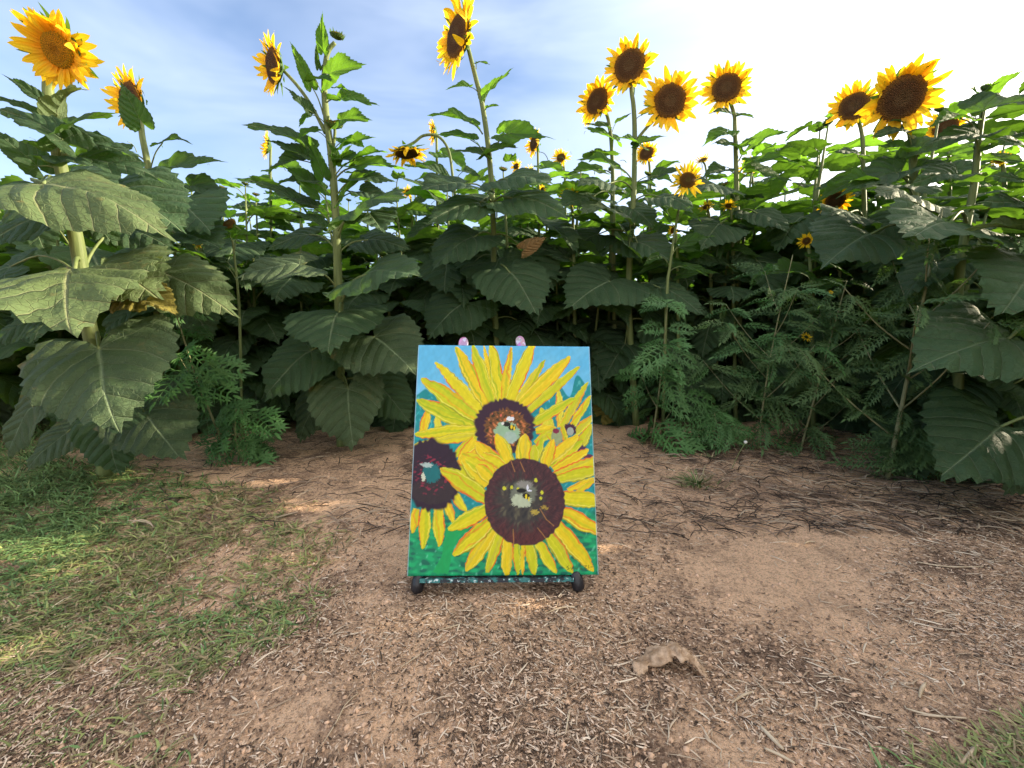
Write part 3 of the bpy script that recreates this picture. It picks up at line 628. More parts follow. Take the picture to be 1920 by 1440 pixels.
plant('tall leafy sunflower plant with several pointed top leaves and one bloom leaning left', 1.95,
      [(642, 870), (638, 730), (636, 600), (633, 500), (630, 410), (622, 300), (611, 210), (608, 150), (614, 100), (628, 80)], .0215, .008,
      [((640, 572), (636, 586), (614, 668), 1.25, {'d': (-.12, -.38)}), ((632, 540), (562, 496), (436, 522), .95, {'d': (-.1, -.22), 'm': 'leaf_old'}),
       ((640, 570), (686, 515), (792, 520), 1.05, {'d': (-.12, -.30)}), ((640, 665), (702, 632), (784, 708), 1.25, {'d': (-.12, -.25), 'm': 'leaf_old'}),
       ((636, 645), (583, 658), (494, 752), 1.2, {'d': (-.1, -.2)}), ((640, 705), (653, 730), (664, 847), 1.1, {'d': (-.16, -.26), 'm': 'leaf_old'}),
       ((640, 720), (598, 745), (562, 832), .9, {'d': (-.02, -.08), 'm': 'leaf_old'}), ((640, 715), (716, 728), (770, 795), 1.05, {'d': (.0, -.05)}),
       ((640, 580), (650, 640), (715, 560), 1.0, {'d': (.06, .02)}), ((632, 455), (670, 392), (762, 372), .9), ((632, 460), (600, 420), (540, 395), .8, U),
       ((632, 480), (690, 450), (770, 470), .9, {'d': (.05, 0)}), ((630, 470), (580, 440), (500, 470), .9, {'d': (.05, 0)}),
       ((622, 395), (590, 355), (522, 305), .95, Yg), ((628, 390), (645, 368), (708, 318), .9, Yg), ((625, 380), (668, 335), (745, 345), .9, U),
       ((620, 350), (670, 312), (770, 320), .6, Yg), ((610, 320), (562, 268), (452, 234), .6, U), ((612, 330), (560, 300), (500, 330), .8, U),
       ((618, 340), (607, 332), (575, 248), .6, YS), ((610, 240), (575, 205), (530, 160), .9, U), ((606, 215), (584, 162), (542, 76), .55, {'s': 's', 'm': 'leaf_young'}),
       ((608, 190), (590, 150), (625, 155), .9, U), ((612, 110), (606, 96), (604, 18), .62, YS), ((610, 140), (598, 128), (593, 80), .45, S_),
       ((610, 150), (618, 140), (688, 124), 1.1, {'s': 'u', 'm': 'leaf_young', 'n': (.1, -.9, .3)}), ((606, 200), (642, 186), (714, 199), .75, Yg),
       ((612, 240), (640, 226), (698, 228), 1.1, {'s': 'u', 'm': 'leaf_young', 'n': (.1, -.8, .5)}), ((614, 290), (640, 280), (706, 258), .9, Yg), ((616, 320), (642, 300), (690, 300), 1.0, U),
       ((608, 230), (580, 215), (560, 240), .8, YS), ((618, 330), (572, 292), (492, 262), .9, U), ((618, 350), (665, 300), (730, 285), .8, Yg), ((622, 370), (580, 340), (515, 350), .9, U), ((624, 390), (680, 360), (742, 388), .9, U), ((612, 260), (590, 245), (552, 268), .9, Yg), ((616, 300), (650, 262), (690, 285), .9, Yg), ((626, 410), (585, 385), (530, 372), 1.0, U), ((620, 330), (630, 300), (612, 262), .9, Yg), ((615, 310), (640, 310), (660, 270), .6, YS), ((608, 170), (628, 165), (655, 172), .7, YS),
       ((628, 430), (560, 380), (470, 340), .6, U), ((630, 440), (690, 400), (720, 440), .9)],
      heads=[(512, 124, 54, (-.66, -.72, -.12), 'big', .05)], buds=[(626, 232, 15, (.25, -.3, .9)), (632, 66, 12, (.2, -.2, 1))],
      side_stems=[{'pts': [(610, 250), (585, 200), (557, 160)], 'head': 0, 'r': .007}, {'pts': [(622, 300), (628, 250, -.0), (626, 238)], 'r': .006}])
plant('tallest sunflower plant, its narrow bloom at the top edge above the painting', 2.3,
      [(936, 838), (931, 640), (926, 560), (925, 420), (918, 300), (905, 200), (893, 150), (885, 118)], .0165, .009,
      [((905, 252), (880, 230), (800, 217), .7, Yg), ((898, 176), (880, 163), (835, 169), .55, YS), ((908, 192), (914, 176), (964, 126), .7, {'s': 'u', 'm': 'leaf_young'}),
       ((905, 215), (912, 204), (937, 198), .9, YS), ((893, 130), (893, 118), (920, 122), .7, S_), ((930, 275), (950, 252), (1044, 262), .75, {'s': 'u', 'm': 'leaf_young', 'n': (0, -.8, .5)}),
       ((915, 300), (882, 262), (816, 252), .9, Yg), ((918, 300), (912, 290), (972, 278), .9, U), ((918, 305), (905, 290), (846, 284), .8, U),
       ((920, 370), (870, 345), (788, 358), 1.15), ((922, 360), (952, 335), (1042, 348), 1.0), ((922, 385), (960, 372), (1066, 412), .9), ((922, 380), (900, 380), (800, 420), .9),
       ((925, 445), (888, 445), (808, 512), .9), ((927, 505), (957, 512), (1008, 594), 1.2, {'d': (-.18, -.34)}), ((925, 550), (872, 568), (799, 638), 1.2, {'d': (-.14, -.28)}),
       ((930, 440), (990, 478), (1042, 545), 1.1, {'d': (.0, -.08)}), ((930, 470), (984, 466), (1026, 444), .62, {'s': 'h', 'm': 'leaf_dead', 'd': (-.15, -.18), 'n': (-.1, -.9, -.2), 'label': 'withered tan leaf hanging off its stalk'}),
       ((925, 480), (880, 500), (850, 560), .9, {'d': (.1, .05)}), ((926, 600), (880, 610), (830, 680), 1.0, {'d': (.1, .05)}), ((928, 600), (985, 610), (1040, 660), 1.0, {'d': (.1, .05)})],
      heads=[(858, 68, 66, (-.78, -.62, .0), 'big')])
plant('sunflower plant left of the painting with a drooping bloom on a curved neck', 2.7,
      [(880, 830), (868, 600), (862, 450), (850, 340)], .014, .009,
      [((855, 380), (820, 370), (745, 330), .9), ((855, 370), (880, 350), (930, 310), .8, U), ((860, 430), (820, 450), (770, 520), 1.1), ((862, 460), (880, 470), (905, 540), 1.1),
       ((850, 350), (830, 330), (775, 312), .8, U), ((850, 350), (870, 320), (905, 335), .8, U)],
      heads=[(764, 287, 42, (.12, -.02, -1), 'big')], side_stems=[{'pts': [(850, 345), (842, 285), (822, 256), (795, 254), (778, 266)], 'head': 0, 'r': .008}])
plant('sunflower plant with two big full blooms, the upper one tall and the lower one widest', 2.35,
      [(1192, 836), (1180, 600), (1180, 500), (1185, 420), (1189, 340), (1190, 250), (1188, 200), (1184, 170)], .018, .009,
      [((1185, 290), (1200, 272), (1152, 256), .9, Yg), ((1188, 290), (1198, 272), (1252, 256), .8, U), ((1186, 340), (1150, 312), (1080, 300), .9, Yg),
       ((1186, 350), (1235, 330), (1292, 318), .9, U), ((1188, 360), (1140, 345), (1080, 350), .8), ((1185, 425), (1148, 395), (1088, 402), .9, {'m': 'leaf_old'}),
       ((1184, 400), (1180, 466), (1150, 440), 1.6, {'d': (-.12, -.2)}), ((1184, 440), (1195, 455), (1262, 496), 1.3, {'d': (-.08, -.2)}), ((1178, 562), (1142, 528), (1060, 584), 1.25),
       ((1180, 440), (1120, 440), (1060, 480), 1.0, {'d': (.1, 0)}), ((1180, 600), (1172, 645), (1130, 716), 1.2, {'d': (0, -.1)}), ((1182, 600), (1238, 618), (1272, 694), 1.1, {'d': (0, -.08)}),
       ((1186, 700), (1285, 710), (1322, 792), 1.0, {'d': (0, -.08)}), ((1184, 540), (1238, 540), (1318, 592), .8), ((1190, 740), (1142, 758), (1128, 798), 1.4, {'d': (0, -.04), 'm': 'leaf_yellow', 'label': 'yellowed lowest leaf near the ground'}),
       ((1188, 380), (1240, 370), (1300, 400), .9), ((1188, 230), (1205, 215), (1235, 195), .6, YS), ((1182, 660), (1130, 660), (1115, 740), 1.0, {'d': (.1, .1)})],
      heads=[(1180, 124, 52, (-.42, -.9, -.05), 'big'), (1256, 190, 56, (-.12, -.98, -.12), 'long', -.08)],
      side_stems=[{'pts': [(1188, 270), (1212, 240), (1238, 214)], 'head': 1, 'r': .008}])
plant('sunflower plant whose half turned bloom is the lower left of the three clustered blooms', 2.5,
      [(1160, 826), (1152, 600), (1150, 420), (1148, 300), (1141, 226)], .014, .008,
      [((1148, 290), (1150, 262), (1094, 240), 1.0, Yg), ((1146, 260), (1140, 240), (1092, 234), .6, S_), ((1146, 255), (1155, 230), (1185, 212), .6, S_), ((1150, 330), (1120, 320), (1060, 330), 1.0, Yg),
       ((1150, 370), (1110, 370), (1050, 390), .9), ((1150, 400), (1180, 390), (1230, 430), .9)],
      heads=[(1120, 190, 42, (-.68, -.72, 0), 'big')])
plant('sunflower plant with a single upright bloom standing clear right of the blooming cluster', 2.5,
      [(1392, 828), (1386, 600), (1383, 450), (1380, 300), (1378, 240), (1376, 212)], .016, .008,
      [((1385, 302), (1410, 272), (1484, 246), .75, Yg), ((1378, 262), (1362, 248), (1311, 277), .8, Yg), ((1380, 290), (1382, 278), (1330, 272), .8, U), ((1382, 330), (1416, 302), (1500, 308), .65, Yg),
       ((1383, 345), (1412, 322), (1490, 342), .9, Yg), ((1377, 228), (1382, 216), (1416, 222), .8, S_), ((1377, 222), (1368, 212), (1326, 214), .6, S_), ((1380, 380), (1350, 350), (1300, 365), 1.0),
       ((1383, 400), (1420, 400), (1480, 440), 1.0), ((1383, 420), (1350, 420), (1310, 470), 1.0), ((1385, 480), (1420, 490), (1450, 560), 1.1), ((1380, 330), (1355, 320), (1310, 340), .8, U)],
      heads=[(1362, 165, 46, (-.4, -.9, 0), 'big')])
plant('short sunflower plant with a small yellow star shaped bloom right of centre', 2.15,
      [(1240, 868), (1250, 560), (1256, 500), (1266, 430), (1276, 378)], .008, .0045,
      [((1266, 430), (1255, 415), (1238, 385), .7, YS), ((1268, 420), (1285, 400), (1318, 420), .7, YS), ((1258, 480), (1285, 455), (1345, 442), .9, Yg), ((1256, 500), (1235, 480), (1205, 500), .8, YS),
       ((1255, 510), (1290, 500), (1330, 520), .8, Yg)],
      heads=[(1289, 338, 34, (-.1, -.98, .1), 'young')])
plant('sunflower plant at right with a heavy dark centred bloom bowing forward', 1.95,
      [(1735, 868), (1722, 600), (1716, 450), (1712, 300), (1708, 245), (1704, 225)], .017, .010,
      [((1712, 300), (1700, 248), (1630, 258), .7, U), ((1710, 300), (1692, 278), (1638, 274), .7, Yg), ((1712, 365), (1680, 325), (1562, 372), .7, U), ((1713, 340), (1640, 340), (1560, 345), .7, Yg),
       ((1712, 330), (1722, 286), (1852, 256), .55, U), ((1713, 350), (1728, 312), (1792, 302), .8, U), ((1714, 380), (1760, 332), (1872, 300), .7, U), ((1716, 430), (1715, 375), (1638, 368), .9, {'m': 'leaf_old'}),
       ((1716, 450), (1632, 440), (1538, 506), .95), ((1712, 310), (1735, 330), (1770, 350), .9, Yg), ((1716, 420), (1760, 390), (1830, 420), 1.0), ((1718, 480), (1760, 480), (1800, 560), 1.1, {'d': (.1, .05)}),
       ((1716, 400), (1680, 410), (1620, 470), 1.0, {'d': (.1, .1)}), ((1720, 520), (1680, 530), (1650, 600), 1.0, {'d': (.15, .1)}), ((1706, 250), (1700, 232), (1664, 228), .6, S_), ((1716, 410), (1700, 350), (1760, 370), 1.0)],
      heads=[(1690, 184, 66, (-.25, -.86, -.42), 'big', -.06)])
plant('slender sunflower plant whose bloom sits just left of the heavy bowing bloom', 2.2,
      [(1640, 850), (1625, 600), (1622, 450), (1619, 330), (1616, 250)], .012, .007,
      [((1619, 320), (1608, 292), (1558, 286), .9, U), ((1620, 360), (1590, 345), (1530, 380), .8, Yg), ((1620, 340), (1640, 320), (1680, 300), .8, Yg), ((1622, 420), (1590, 400), (1540, 420), .9)],
      heads=[(1601, 200, 44, (-.58, -.8, 0), 'big')])
plant('sunflower plant near the right edge topped by a closed bud between upturned leaves', 1.5,
      [(1800, 925), (1795, 600), (1806, 460), (1826, 350), (1836, 250), (1848, 185)], .015, .006,
      [((1838, 230), (1845, 207), (1985, 186), .85, {'s': 'u', 'd': (-.08, -.12)}), ((1846, 200), (1858, 178), (1925, 128), .7, Yg), ((1845, 205), (1838, 186), (1816, 164), 1.0, YS), ((1850, 180), (1852, 168), (1880, 152), .7, S_),
       ((1835, 260), (1800, 222), (1738, 240), .7, Yg), ((1834, 290), (1828, 255), (1712, 288), .6, U), ((1832, 290), (1860, 270), (1960, 250), .7, U), ((1828, 330), (1870, 300), (1960, 320), .8, Yg),
       ((1826, 350), (1790, 330), (1700, 350), .8, U), ((1815, 400), (1860, 390), (1950, 400), 1.0), ((1812, 420), (1780, 420), (1700, 450), 1.0), ((1806, 460), (1850, 470), (1930, 500), 1.0, {'d': (.1, .05)}),
       ((1802, 480), (1760, 490), (1720, 570), 1.1, {'d': (.1, .05)}), ((1798, 540), (1850, 560), (1900, 640), 1.1, {'d': (.1, .05)})],
      buds=[(1856, 164, 13, (.2, -.3, .9))])
plant('big leaved sunflower plant cut off by the right edge of the picture', 1.3,
      [(1990, 985), (1980, 800), (1975, 620), (1975, 450), (1985, 250)], .02, .012,
      [((1975, 500), (1935, 505), (1872, 596), 1.2, {'d': (-.05, -.15)}), ((1975, 640), (1890, 636), (1700, 702), .85, {'d': (-.05, -.12), 'up': .3}), ((1978, 800), (1876, 800), (1756, 900), 1.0, {'d': (-.04, -.14)}),
       ((1975, 470), (1930, 440), (1806, 431), .35, {'m': 'leaf_pale', 's': 'u'}), ((1975, 450), (1925, 400), (1830, 380), .9, U), ((1975, 400), (1930, 360), (1850, 330), .8, U), ((1978, 700), (1900, 720), (1780, 700), .7, {'d': (.05, .05)}),
       ((1978, 300), (1940, 300), (1860, 260), .7, U), ((1976, 560), (1900, 560), (1820, 560), .8, {'d': (.1, .1)}), ((1976, 850), (1930, 860), (1880, 930), .9, {'d': (0, -.05), 'm': 'leaf_old'})])
plant('small budding sunflower plant with a green spiky bud at left', 1.9,
      [(455, 860), (450, 620), (445, 530), (436, 450)], .006, .004,
      [((440, 470), (430, 440), (395, 445), .8, YS), ((440, 470), (445, 440), (475, 440), .8, YS), ((444, 520), (425, 490), (395, 480), .7, S_), ((445, 530), (425, 500), (380, 500), .6, S_)],
      buds=[(430, 420, 12, (-.1, -.8, .5))])
# blooms that peep over or through the leaves, farther back
BG = [(500, 272, 26, 3.0, (-.7, -.5, .1), 'small side-on bloom peeping left of the leafy budding plant'),
      (812, 248, 24, 2.9, (-.95, -.3, 0), 'edge-on narrow bloom just left of the tallest plant'),
      (1002, 268, 26, 3.0, (-.85, -.5, 0), 'side-on bloom half hidden behind a leaf right of the tallest plant'),
      (1052, 296, 19, 3.3, (-.3, -.9, .2), 'small bloom cupped by a green leaf above the painting'),
      (968, 312, 13, 3.2, (-.5, -.8, .1), 'tiny far bloom right of the tallest stem'),
      (992, 322, 13, 3.4, (-.6, -.7, .1), 'tiny far bloom beside the side-on bloom'),
      (1017, 356, 11, 3.0, (-.8, -.6, 0), 'tiny far bloom low among leaves above the painting'),
      (1067, 369, 19, 2.38, (0, -1, .1), 'small round bloom facing straight out above the painting'),
      (765, 361, 14, 3.0, (-.5, -.8, .1), 'lone tiny bloom against the sky left of the tallest plant'),
      (1212, 288, 24, 2.9, (-.5, -.8, .2), 'bloom tucked behind leaves just under the widest bloom'),
      (1318, 300, 16, 3.6, (-.4, -.5, .7), 'orange far bloom over the small star shaped bloom'),
      (1405, 312, 19, 3.2, (-.5, -.7, -.3), 'bloom glowing behind the leaves of the single upright bloom'),
      (1324, 388, 14, 2.45, (-.5, -.6, .5), 'low far bloom right of the small star shaped bloom'),
      (1366, 386, 14, 2.4, (-.3, -.8, .5), 'low far bloom left of the single upright stem'),
      (1262, 432, 12, 2.3, (-.7, -.5, 0), 'tiny bloom low behind the short star bloom stem'),
      (1566, 376, 30, 2.25, (-.3, -.6, -.5), 'drooping bloom under broad leaves between the two right clusters'),
      (1772, 238, 36, 2.6, (-.3, -.85, -.2), 'bloom crossed by a broad leaf right of the heavy bowing bloom'),
      (1876, 300, 17, 2.1, (-.5, -.6, .4), 'pale bloom seen against the white sky near the right edge'),
      (1640, 345, 14, 2.35, (-.4, -.6, .6), 'small bloom flat on the leaves left of the heavy bloom stem'),
      (1512, 452, 16, 2.1, (-.5, -.8, 0), 'tiny bloom in the shade left of the bush'),
      (372, 456, 14, 2.2, (-.5, -.8, 0), 'tiny low bloom lit yellow between dark leaves at left'),
      (1000, 262, 5, 9, (0, -1, 0), None)]
for (px, py, rp, Y, n, lab) in BG:
    if not lab: continue
    lvs = []; low = py > 330
    for k in range(5 if low else 7):
        yy = py + rp + 18 + k * 26; sd_ = -1 if k % 2 else 1; ln = rnd.uniform(44, 74) * (3.0 / Y) ** .5; an = rnd.uniform(-.3, .6)
        lvs.append(((px + 6, yy + 6), (px + 6 + sd_ * 12, yy), (px + 6 + sd_ * (12 + ln * math.cos(an)), yy + ln * math.sin(an)), rnd.uniform(.7, 1.0), Yg if k < 3 else U))
    b = G(px + 10, 700 + 640 / Y * .5) if False else None
    gy_ = proj(0, Y, 0)[1]
    plant('sunflower plant with a ' + lab, Y, [(px + 14, gy_), (px + 10, (gy_ + py) / 2), (px + 7, py + rp + 20)], .011, .006, lvs, heads=[(px, py, rp, n, 'young' if rp < 20 else 'big')])

# ------------------------------------------------------------------ the field: leafy plants without open blooms
def template(seed, h, baked=False, low=False):
    r = random.Random(seed); base = Vector((0, 0, 0)); root = None
    lean = Vector((r.uniform(-.08, .08), r.uniform(-.08, .08), 0)); sp = smooth_line([Vector((0, 0, -.02)), Vector((0, 0, h * .4)) + lean * .3, Vector((0, 0, h)) + lean], 4)
    sv, sf = tube(sp, [.0145 - .0115 * (i / (len(sp) - 1)) ** 1.3 for i in range(len(sp))], 8, .06)
    nl = 19; items = []
    if low: nl = 22
    for k in range(nl):
        t = .07 + .93 * (k / (nl - 1)); a_ = k * 2.4 + r.uniform(-.4, .4); z = h * t; c = Vector((0, 0, z)) + lean * t
        L_ = (.29 if t < .75 else .29 - (t - .75) * .62) * r.uniform(.8, 1.15); pl = (.12 if t < .85 else .07) * r.uniform(.8, 1.4)
        if low: L_ *= .74
        d = Vector((math.cos(a_), math.sin(a_), 0)); B = c + d * pl + Vector((0, 0, pl * r.uniform(.2, .6)))
        dr = {0: 1.15, 1: .9, 2: .55, 3: .15}[min(3, int(t * 4))] * r.uniform(.6, 1.3); T = B + (d * math.cos(dr) + Vector((0, 0, -math.sin(dr)))) * L_ + Vector((r.uniform(-.03, .03), r.uniform(-.03, .03), 0))
        items.append((c, B, T, r.uniform(.9, 1.2) if t < .85 else .7, (d.x * .5, d.y * .5, .8), r.choice(['f', 'f', 'h']) if t < .7 else r.choice(['u', 'u', 's']),
                      'leaf' if t < .8 else r.choice(['leaf', 'leaf_young', 'leaf'])))
    if not baked:
        root = bpy.data.objects.new('sunflower_plant', None); COL.objects.link(root); link('stem', mesh('stem', sv, sf, M['stem']), root)
        for (c, B, T, w, n, st, kd) in items: add_leaf(root, base, c, B, T, w, n, kd, st)
        add_bud(root, base, Vector((0, 0, h + .012)) + lean, (r.uniform(-.5, .5), -.3, .9), .020)
        return root
    bk = []
    for (c, B, T, w, n, st, kd) in items: add_leaf(None, base, c, B, T, w, n, kd, st, bake=bk)
    V, Fc, UV, MI = list(sv), list(sf), [(0, 0)] * len(sv), [0] * len(sf)
    mats = [M['stem'], M['leaf'], M['leaf_young']]
    for me, mat, v, f in bk:
        o = len(V); V += list(v); Fc += [tuple(i + o for i in q) for q in f]; UV += [(0, 0)] * len(v); MI += [0] * len(f)
        o = len(V); V += [mat @ x.co for x in me.vertices]; Fc += [tuple(i + o for i in p.vertices) for p in me.polygons]
        uvs = [(0, 0)] * len(me.vertices)
        for l, u in zip(me.loops, me.uv_layers[0].data): uvs[l.vertex_index] = tuple(u.uv)
        UV += uvs; MI += [2 if me.materials[0] == M['leaf_young'] else 1] * len(me.polygons)
    m = mesh('sunflower_plant', V, Fc, None, uv=UV)
    for x in mats: m.materials.append(x)
    m.polygons.foreach_set('material_index', MI); return m
def low_template(seed, h): return template(seed, h, False, low=True)
GRP = 'sunflower plants crowded into the field'
LAB_N = 'dark leafy sunflower plant without an open bloom filling the rows behind the front plants'
def copy_tree(o, parent=None):
    c = o.copy(); COL.objects.link(c); c.parent = parent
    for ch in o.children: copy_tree(ch, c)
    return c
TN = [(template(100 + i, h), h) for i, h in enumerate((1.18, 1.28, 1.36, 1.42, 1.30))]
TF = [(template(200 + i, h, True), h) for i, h in enumerate((1.38, 1.46, 1.52, 1.42))]
TL = [(low_template(300 + i, h), h) for i, h in enumerate((1.0, 1.12, .9))]
used = set(); spots = []
r2 = random.Random(11)
def front(x): return 2.42 - .15 * min(abs(x), 2.6) ** 2 * (1.0 if x > 0 else .55) + (.22 if .6 < x < 2.0 else 0)
for row in range(9):
    off = .25 + row * .60; y_mid = 2.42 + off; half = (y_mid + .4) * 1.28 + .3; x = -half
    while x < half:
        x += r2.uniform(.27, .44) if row < 3 else r2.uniform(.42, .66); yy = max(front(x), 1.0) + off + r2.uniform(-.14, .14)
        
        spots.append((x, yy, row))
# unseen plants added beyond the picture's right edge to shade the ground
for k in range(64):
    spots.append((r2.uniform(2.2, 4.4), r2.uniform(-2.6, 1.35), 20))
for px_ in (335, 470, 560, 700, 745, 800, 850, 985, 1050, 1105, 1240, 1290, 1345, 1440, 1530, 1610, 1770, 1850, 380):
    x_ = (px_ - 960) / F * 2.4; y_ = front(x_) + r2.uniform(.0, .14) + (.1 if px_ > 1400 else 0); spots.append(((px_ - 960) / F * y_ * .99, y_, 30))
cnt = 0
for (x, yy, row) in spots:
    if row == 20: near = False
    else: near = yy < 3.9 and abs(x) < yy * 1.35
    T_ = r2.choice(TL if row == 30 else TN if near else TF); tgt = 1.0; near = near or row == 30
    if near: hmax = 1.38 + .10 * (yy - 2.6) + (.28 if x > 1.5 else 0) + r2.uniform(-.1, .12)
    else: hmax = 1.42 + r2.uniform(-.1, .14) if row != 20 else r2.uniform(1.35, 1.75)
    if row == 20: hmax = r2.uniform(1.4, 1.75)
    if row == 30: hmax = T_[1] * r2.uniform(.85, 1.15)
    sc = hmax / T_[1]
    if near:
        o = T_[0] if T_ not in used else copy_tree(T_[0]); used.add(T_)
    else: o = link('sunflower_plant', T_[0])
    o.location = (x, yy, 0); o.rotation_euler = (0, 0, r2.uniform(0, 6.28)); o.scale = (1, 1, sc) if False else (sc, sc, sc)
    tag(o, LAB_N, 'sunflower plant', GRP); cnt += 1
print('field plants', cnt)

# ------------------------------------------------------------------ feathery weeds
def frond_mesh(seed, n=9, lobes=3, wide=.42, mat='weed', thin=1.0, droop=.6):
    """a deeply cut leaf along +y, length 1"""
    r = random.Random(seed); V, Fc = [], []
    def blade(p, d, L_, w):
        d = d.normalized(); s = Vector((-d.y, d.x, 0)) * w; o = len(V)
        V.extend([p - s * .5, p + s * .5, p + d * L_ * .5 - s * .8, p + d * L_ * .5 + s * .8 + Vector((0, 0, .02)), p + d * L_ - Vector((0, 0, .1 * L_))])
        Fc.extend([(o, o + 1, o + 3, o + 2), (o + 2, o + 3, o + 4)])
    o = len(V); 
    for i in range(7): t = i / 6; V += [Vector((-.012 * (1 - t), t, 0)), Vector((.012 * (1 - t), t, .004))]
    for i in range(6): b = o + i * 2; Fc.append((b, b + 1, b + 3, b + 2))
    for i in range(n):
        t = .12 + .85 * i / n; L_ = wide * math.sin(math.pi * (.22 + .70 * t)) * r.uniform(.85, 1.15)
        for sd_ in (-1, 1):
            d = Vector((sd_ * .8, .62 + r.uniform(-.1, .1), r.uniform(-.1, .15))); p = Vector((0, t + r.uniform(-.02, .02), 0)); blade(p, d, L_, .022 * thin)
            for j in range(lobes):
                q = p + d.normalized() * L_ * (.3 + .5 * j / max(1, lobes)); l2 = L_ * .42 * (1 - .25 * j)
                for s3 in (-1, 1): blade(q, Vector((d.x + s3 * .75 * -sd_ * .9, d.y + s3 * .75, d.z)), l2, .017 * thin)
    blade(Vector((0, .95, 0)), Vector((0, 1, 0)), .2, .04)
    for v in V: a_ = droop * v.y; v.z += -(1 - math.cos(a_)) / max(droop, .01) + abs(v.x) * .15
    return mesh('frond', V, Fc, M[mat], smooth=False)
FR = [frond_mesh(i, 6, 2, .46) for i in range(4)]; FR2 = [frond_mesh(70 + i, 6, 2, .52, thin=1.5) for i in range(3)]; FN = [frond_mesh(30 + i, 8, 1, .30, thin=.8) for i in range(3)]
FB = [frond_mesh(50 + i, 8, 1, .30, thin=1.1, mat='bush') for i in range(3)]
def weed(label, px, py, Y, h, n, size, lean=(0, 0), fronds=FR, branches=5, name='feathery_weed', cat='weed', spread=.5, stem_r=.005, twig=.3, mat='weed', seed=1, flowers=()):
    r = random.Random(seed); b0 = P(px, py, Y); base = Vector((b0.x, b0.y, 0)); root = bpy.data.objects.new(name, None); COL.objects.link(root); root.location = base; tag(root, label, cat)
    top = Vector((lean[0], lean[1], h)); main = smooth_line([ZERO, top * .5 + Vector((r.uniform(-.03, .03), 0, 0)), top], 5); tubes = [tube(main, [stem_r * (1.1 - .8 * i / (len(main) - 1)) for i in range(len(main))], 6)]
    nodes = [(main[int((len(main) - 1) * (.15 + .85 * k / n))], k / n, None) for k in range(n)]; fr = []
    for k in range(branches):
        t = .18 + .62 * k / max(1, branches); p = main[int((len(main) - 1) * t)]; a_ = k * 2.5 + r.uniform(-.4, .4)
        d = Vector((math.cos(a_) * spread, math.sin(a_) * spread * .8, .75)).normalized(); L_ = h * twig * (1.35 - t) * r.uniform(.8, 1.2)
        e = p + d * L_ + Vector((0, 0, .02)); br = smooth_line([p, p.lerp(e, .5) + Vector((0, 0, -.02 * h)), e], 4)
        tubes.append(tube(br, [stem_r * .42 * (1 - .6 * i / (len(br) - 1)) for i in range(len(br))], 5))
        for q in ((3, 5, 7, 8) if fronds is not FR else (3, 5, 7, 8)): 
            for s3 in range(1 if fronds in (FR, FR2) else 2): fr.append((br[q], a_ + (s3 * 2 - .5 + (q % 2) * 1.2) + r.uniform(-.6, .6), size * r.uniform(.6, 1)))
    for p, t, _ in nodes:
        a_ = r.uniform(0, 6.28)
        for s3 in range(2): fr.append((p, a_ + s3 * math.pi + r.uniform(-.5, .5), size * (1.1 - .45 * t) * r.uniform(.8, 1.15)))
    for s3 in range(5): fr.append((main[-1], s3 * 1.26 + r.uniform(-.3, .3), size * .6))
    v, f = merge(tubes); link('stem', mesh('stem', v, f, M['weed_stem']), root)
    for p, a_, sz in fr[:98]:
        el = r.uniform(-.7, .45); o = link('leaf', r.choice(fronds), root); d = Vector((math.cos(a_) * math.cos(el), math.sin(a_) * math.cos(el), math.sin(el)))
        nn = Vector((r.uniform(-.3, .3), -.75, .7)); nn = (nn - d * nn.dot(d)).normalized(); x = d.cross(nn)
        o.matrix_basis = Matrix.Translation(p) @ Matrix((x, d, nn)).transposed().to_4x4() @ Matrix.Scale(sz, 4)
    for (fx, fy, rr) in flowers:
        C = P(fx, fy, Y - .08) - base; o = link('flower', PET['young'][0], root); o.matrix_basis = Matrix.Translation(C) @ Vector((0, -.8, .6)).to_track_quat('Z', 'Y').to_matrix().to_4x4() @ Matrix.Scale(rr / F * Y / 2.2, 4)
    return root
def gz(Y): return proj(0, Y, 0)[1]
weed('feathery green weed with a bright top between the two big left sunflower plants', 432, gz(1.75), 1.75, .66, 7, .20, lean=(-.05, -.16), fronds=FR2, seed=3, spread=.7, twig=.25, branches=3)
weed('low feathery weed at the foot of the bright topped weed', 455, gz(1.7), 1.7, .24, 5, .14, lean=(.02, -.04), seed=4, branches=2)
weed('tall feathery weed with lacy leaves just right of the painting', 1222, gz(2.0), 2.0, .66, 8, .19, lean=(.0, -.12), fronds=FR2, seed=5, spread=.6, twig=.25, branches=3)
weed('low lacy weed sprawling on the soil at the foot of the tall feathery weed', 1335, gz(1.9), 1.9, .17, 6, .16, seed=6, branches=5, spread=1.2)
weed('fern-like weed in the shade behind the top right corner of the painting', 1065, gz(2.4), 2.4, .42, 7, .17, seed=7, branches=3)
weed('broad dark weed thicket with fine leaves left of the pale stemmed bush', 1420, gz(1.9), 1.9, .85, 14, .15, lean=(.02, -.1), fronds=FB + FN, seed=8, branches=9, spread=.8, twig=.4)
weed('second weed of the thicket, leaning right towards the pale stemmed bush', 1500, gz(1.85), 1.85, .74, 12, .16, lean=(.05, -.1), fronds=FB, seed=12, branches=9, spread=.9, twig=.4, flowers=[(1512, 632, 10)])
weed('open bush with a pale branching stem and thin leaves at right', 1664, gz(1.52), 1.52, .95, 12, .15, lean=(.04, -.03), fronds=FB, name='bush', cat='bush', seed=9, branches=10, spread=.85, stem_r=.0085, twig=.42, flowers=[(1720, 618, 6), (1558, 548, 4)])
weed('low seedling with spreading leaves at the foot of the pale stemmed bush', 1700, gz(1.5), 1.5, .2, 6, .13, fronds=FB, seed=10, branches=5, spread=1.1)
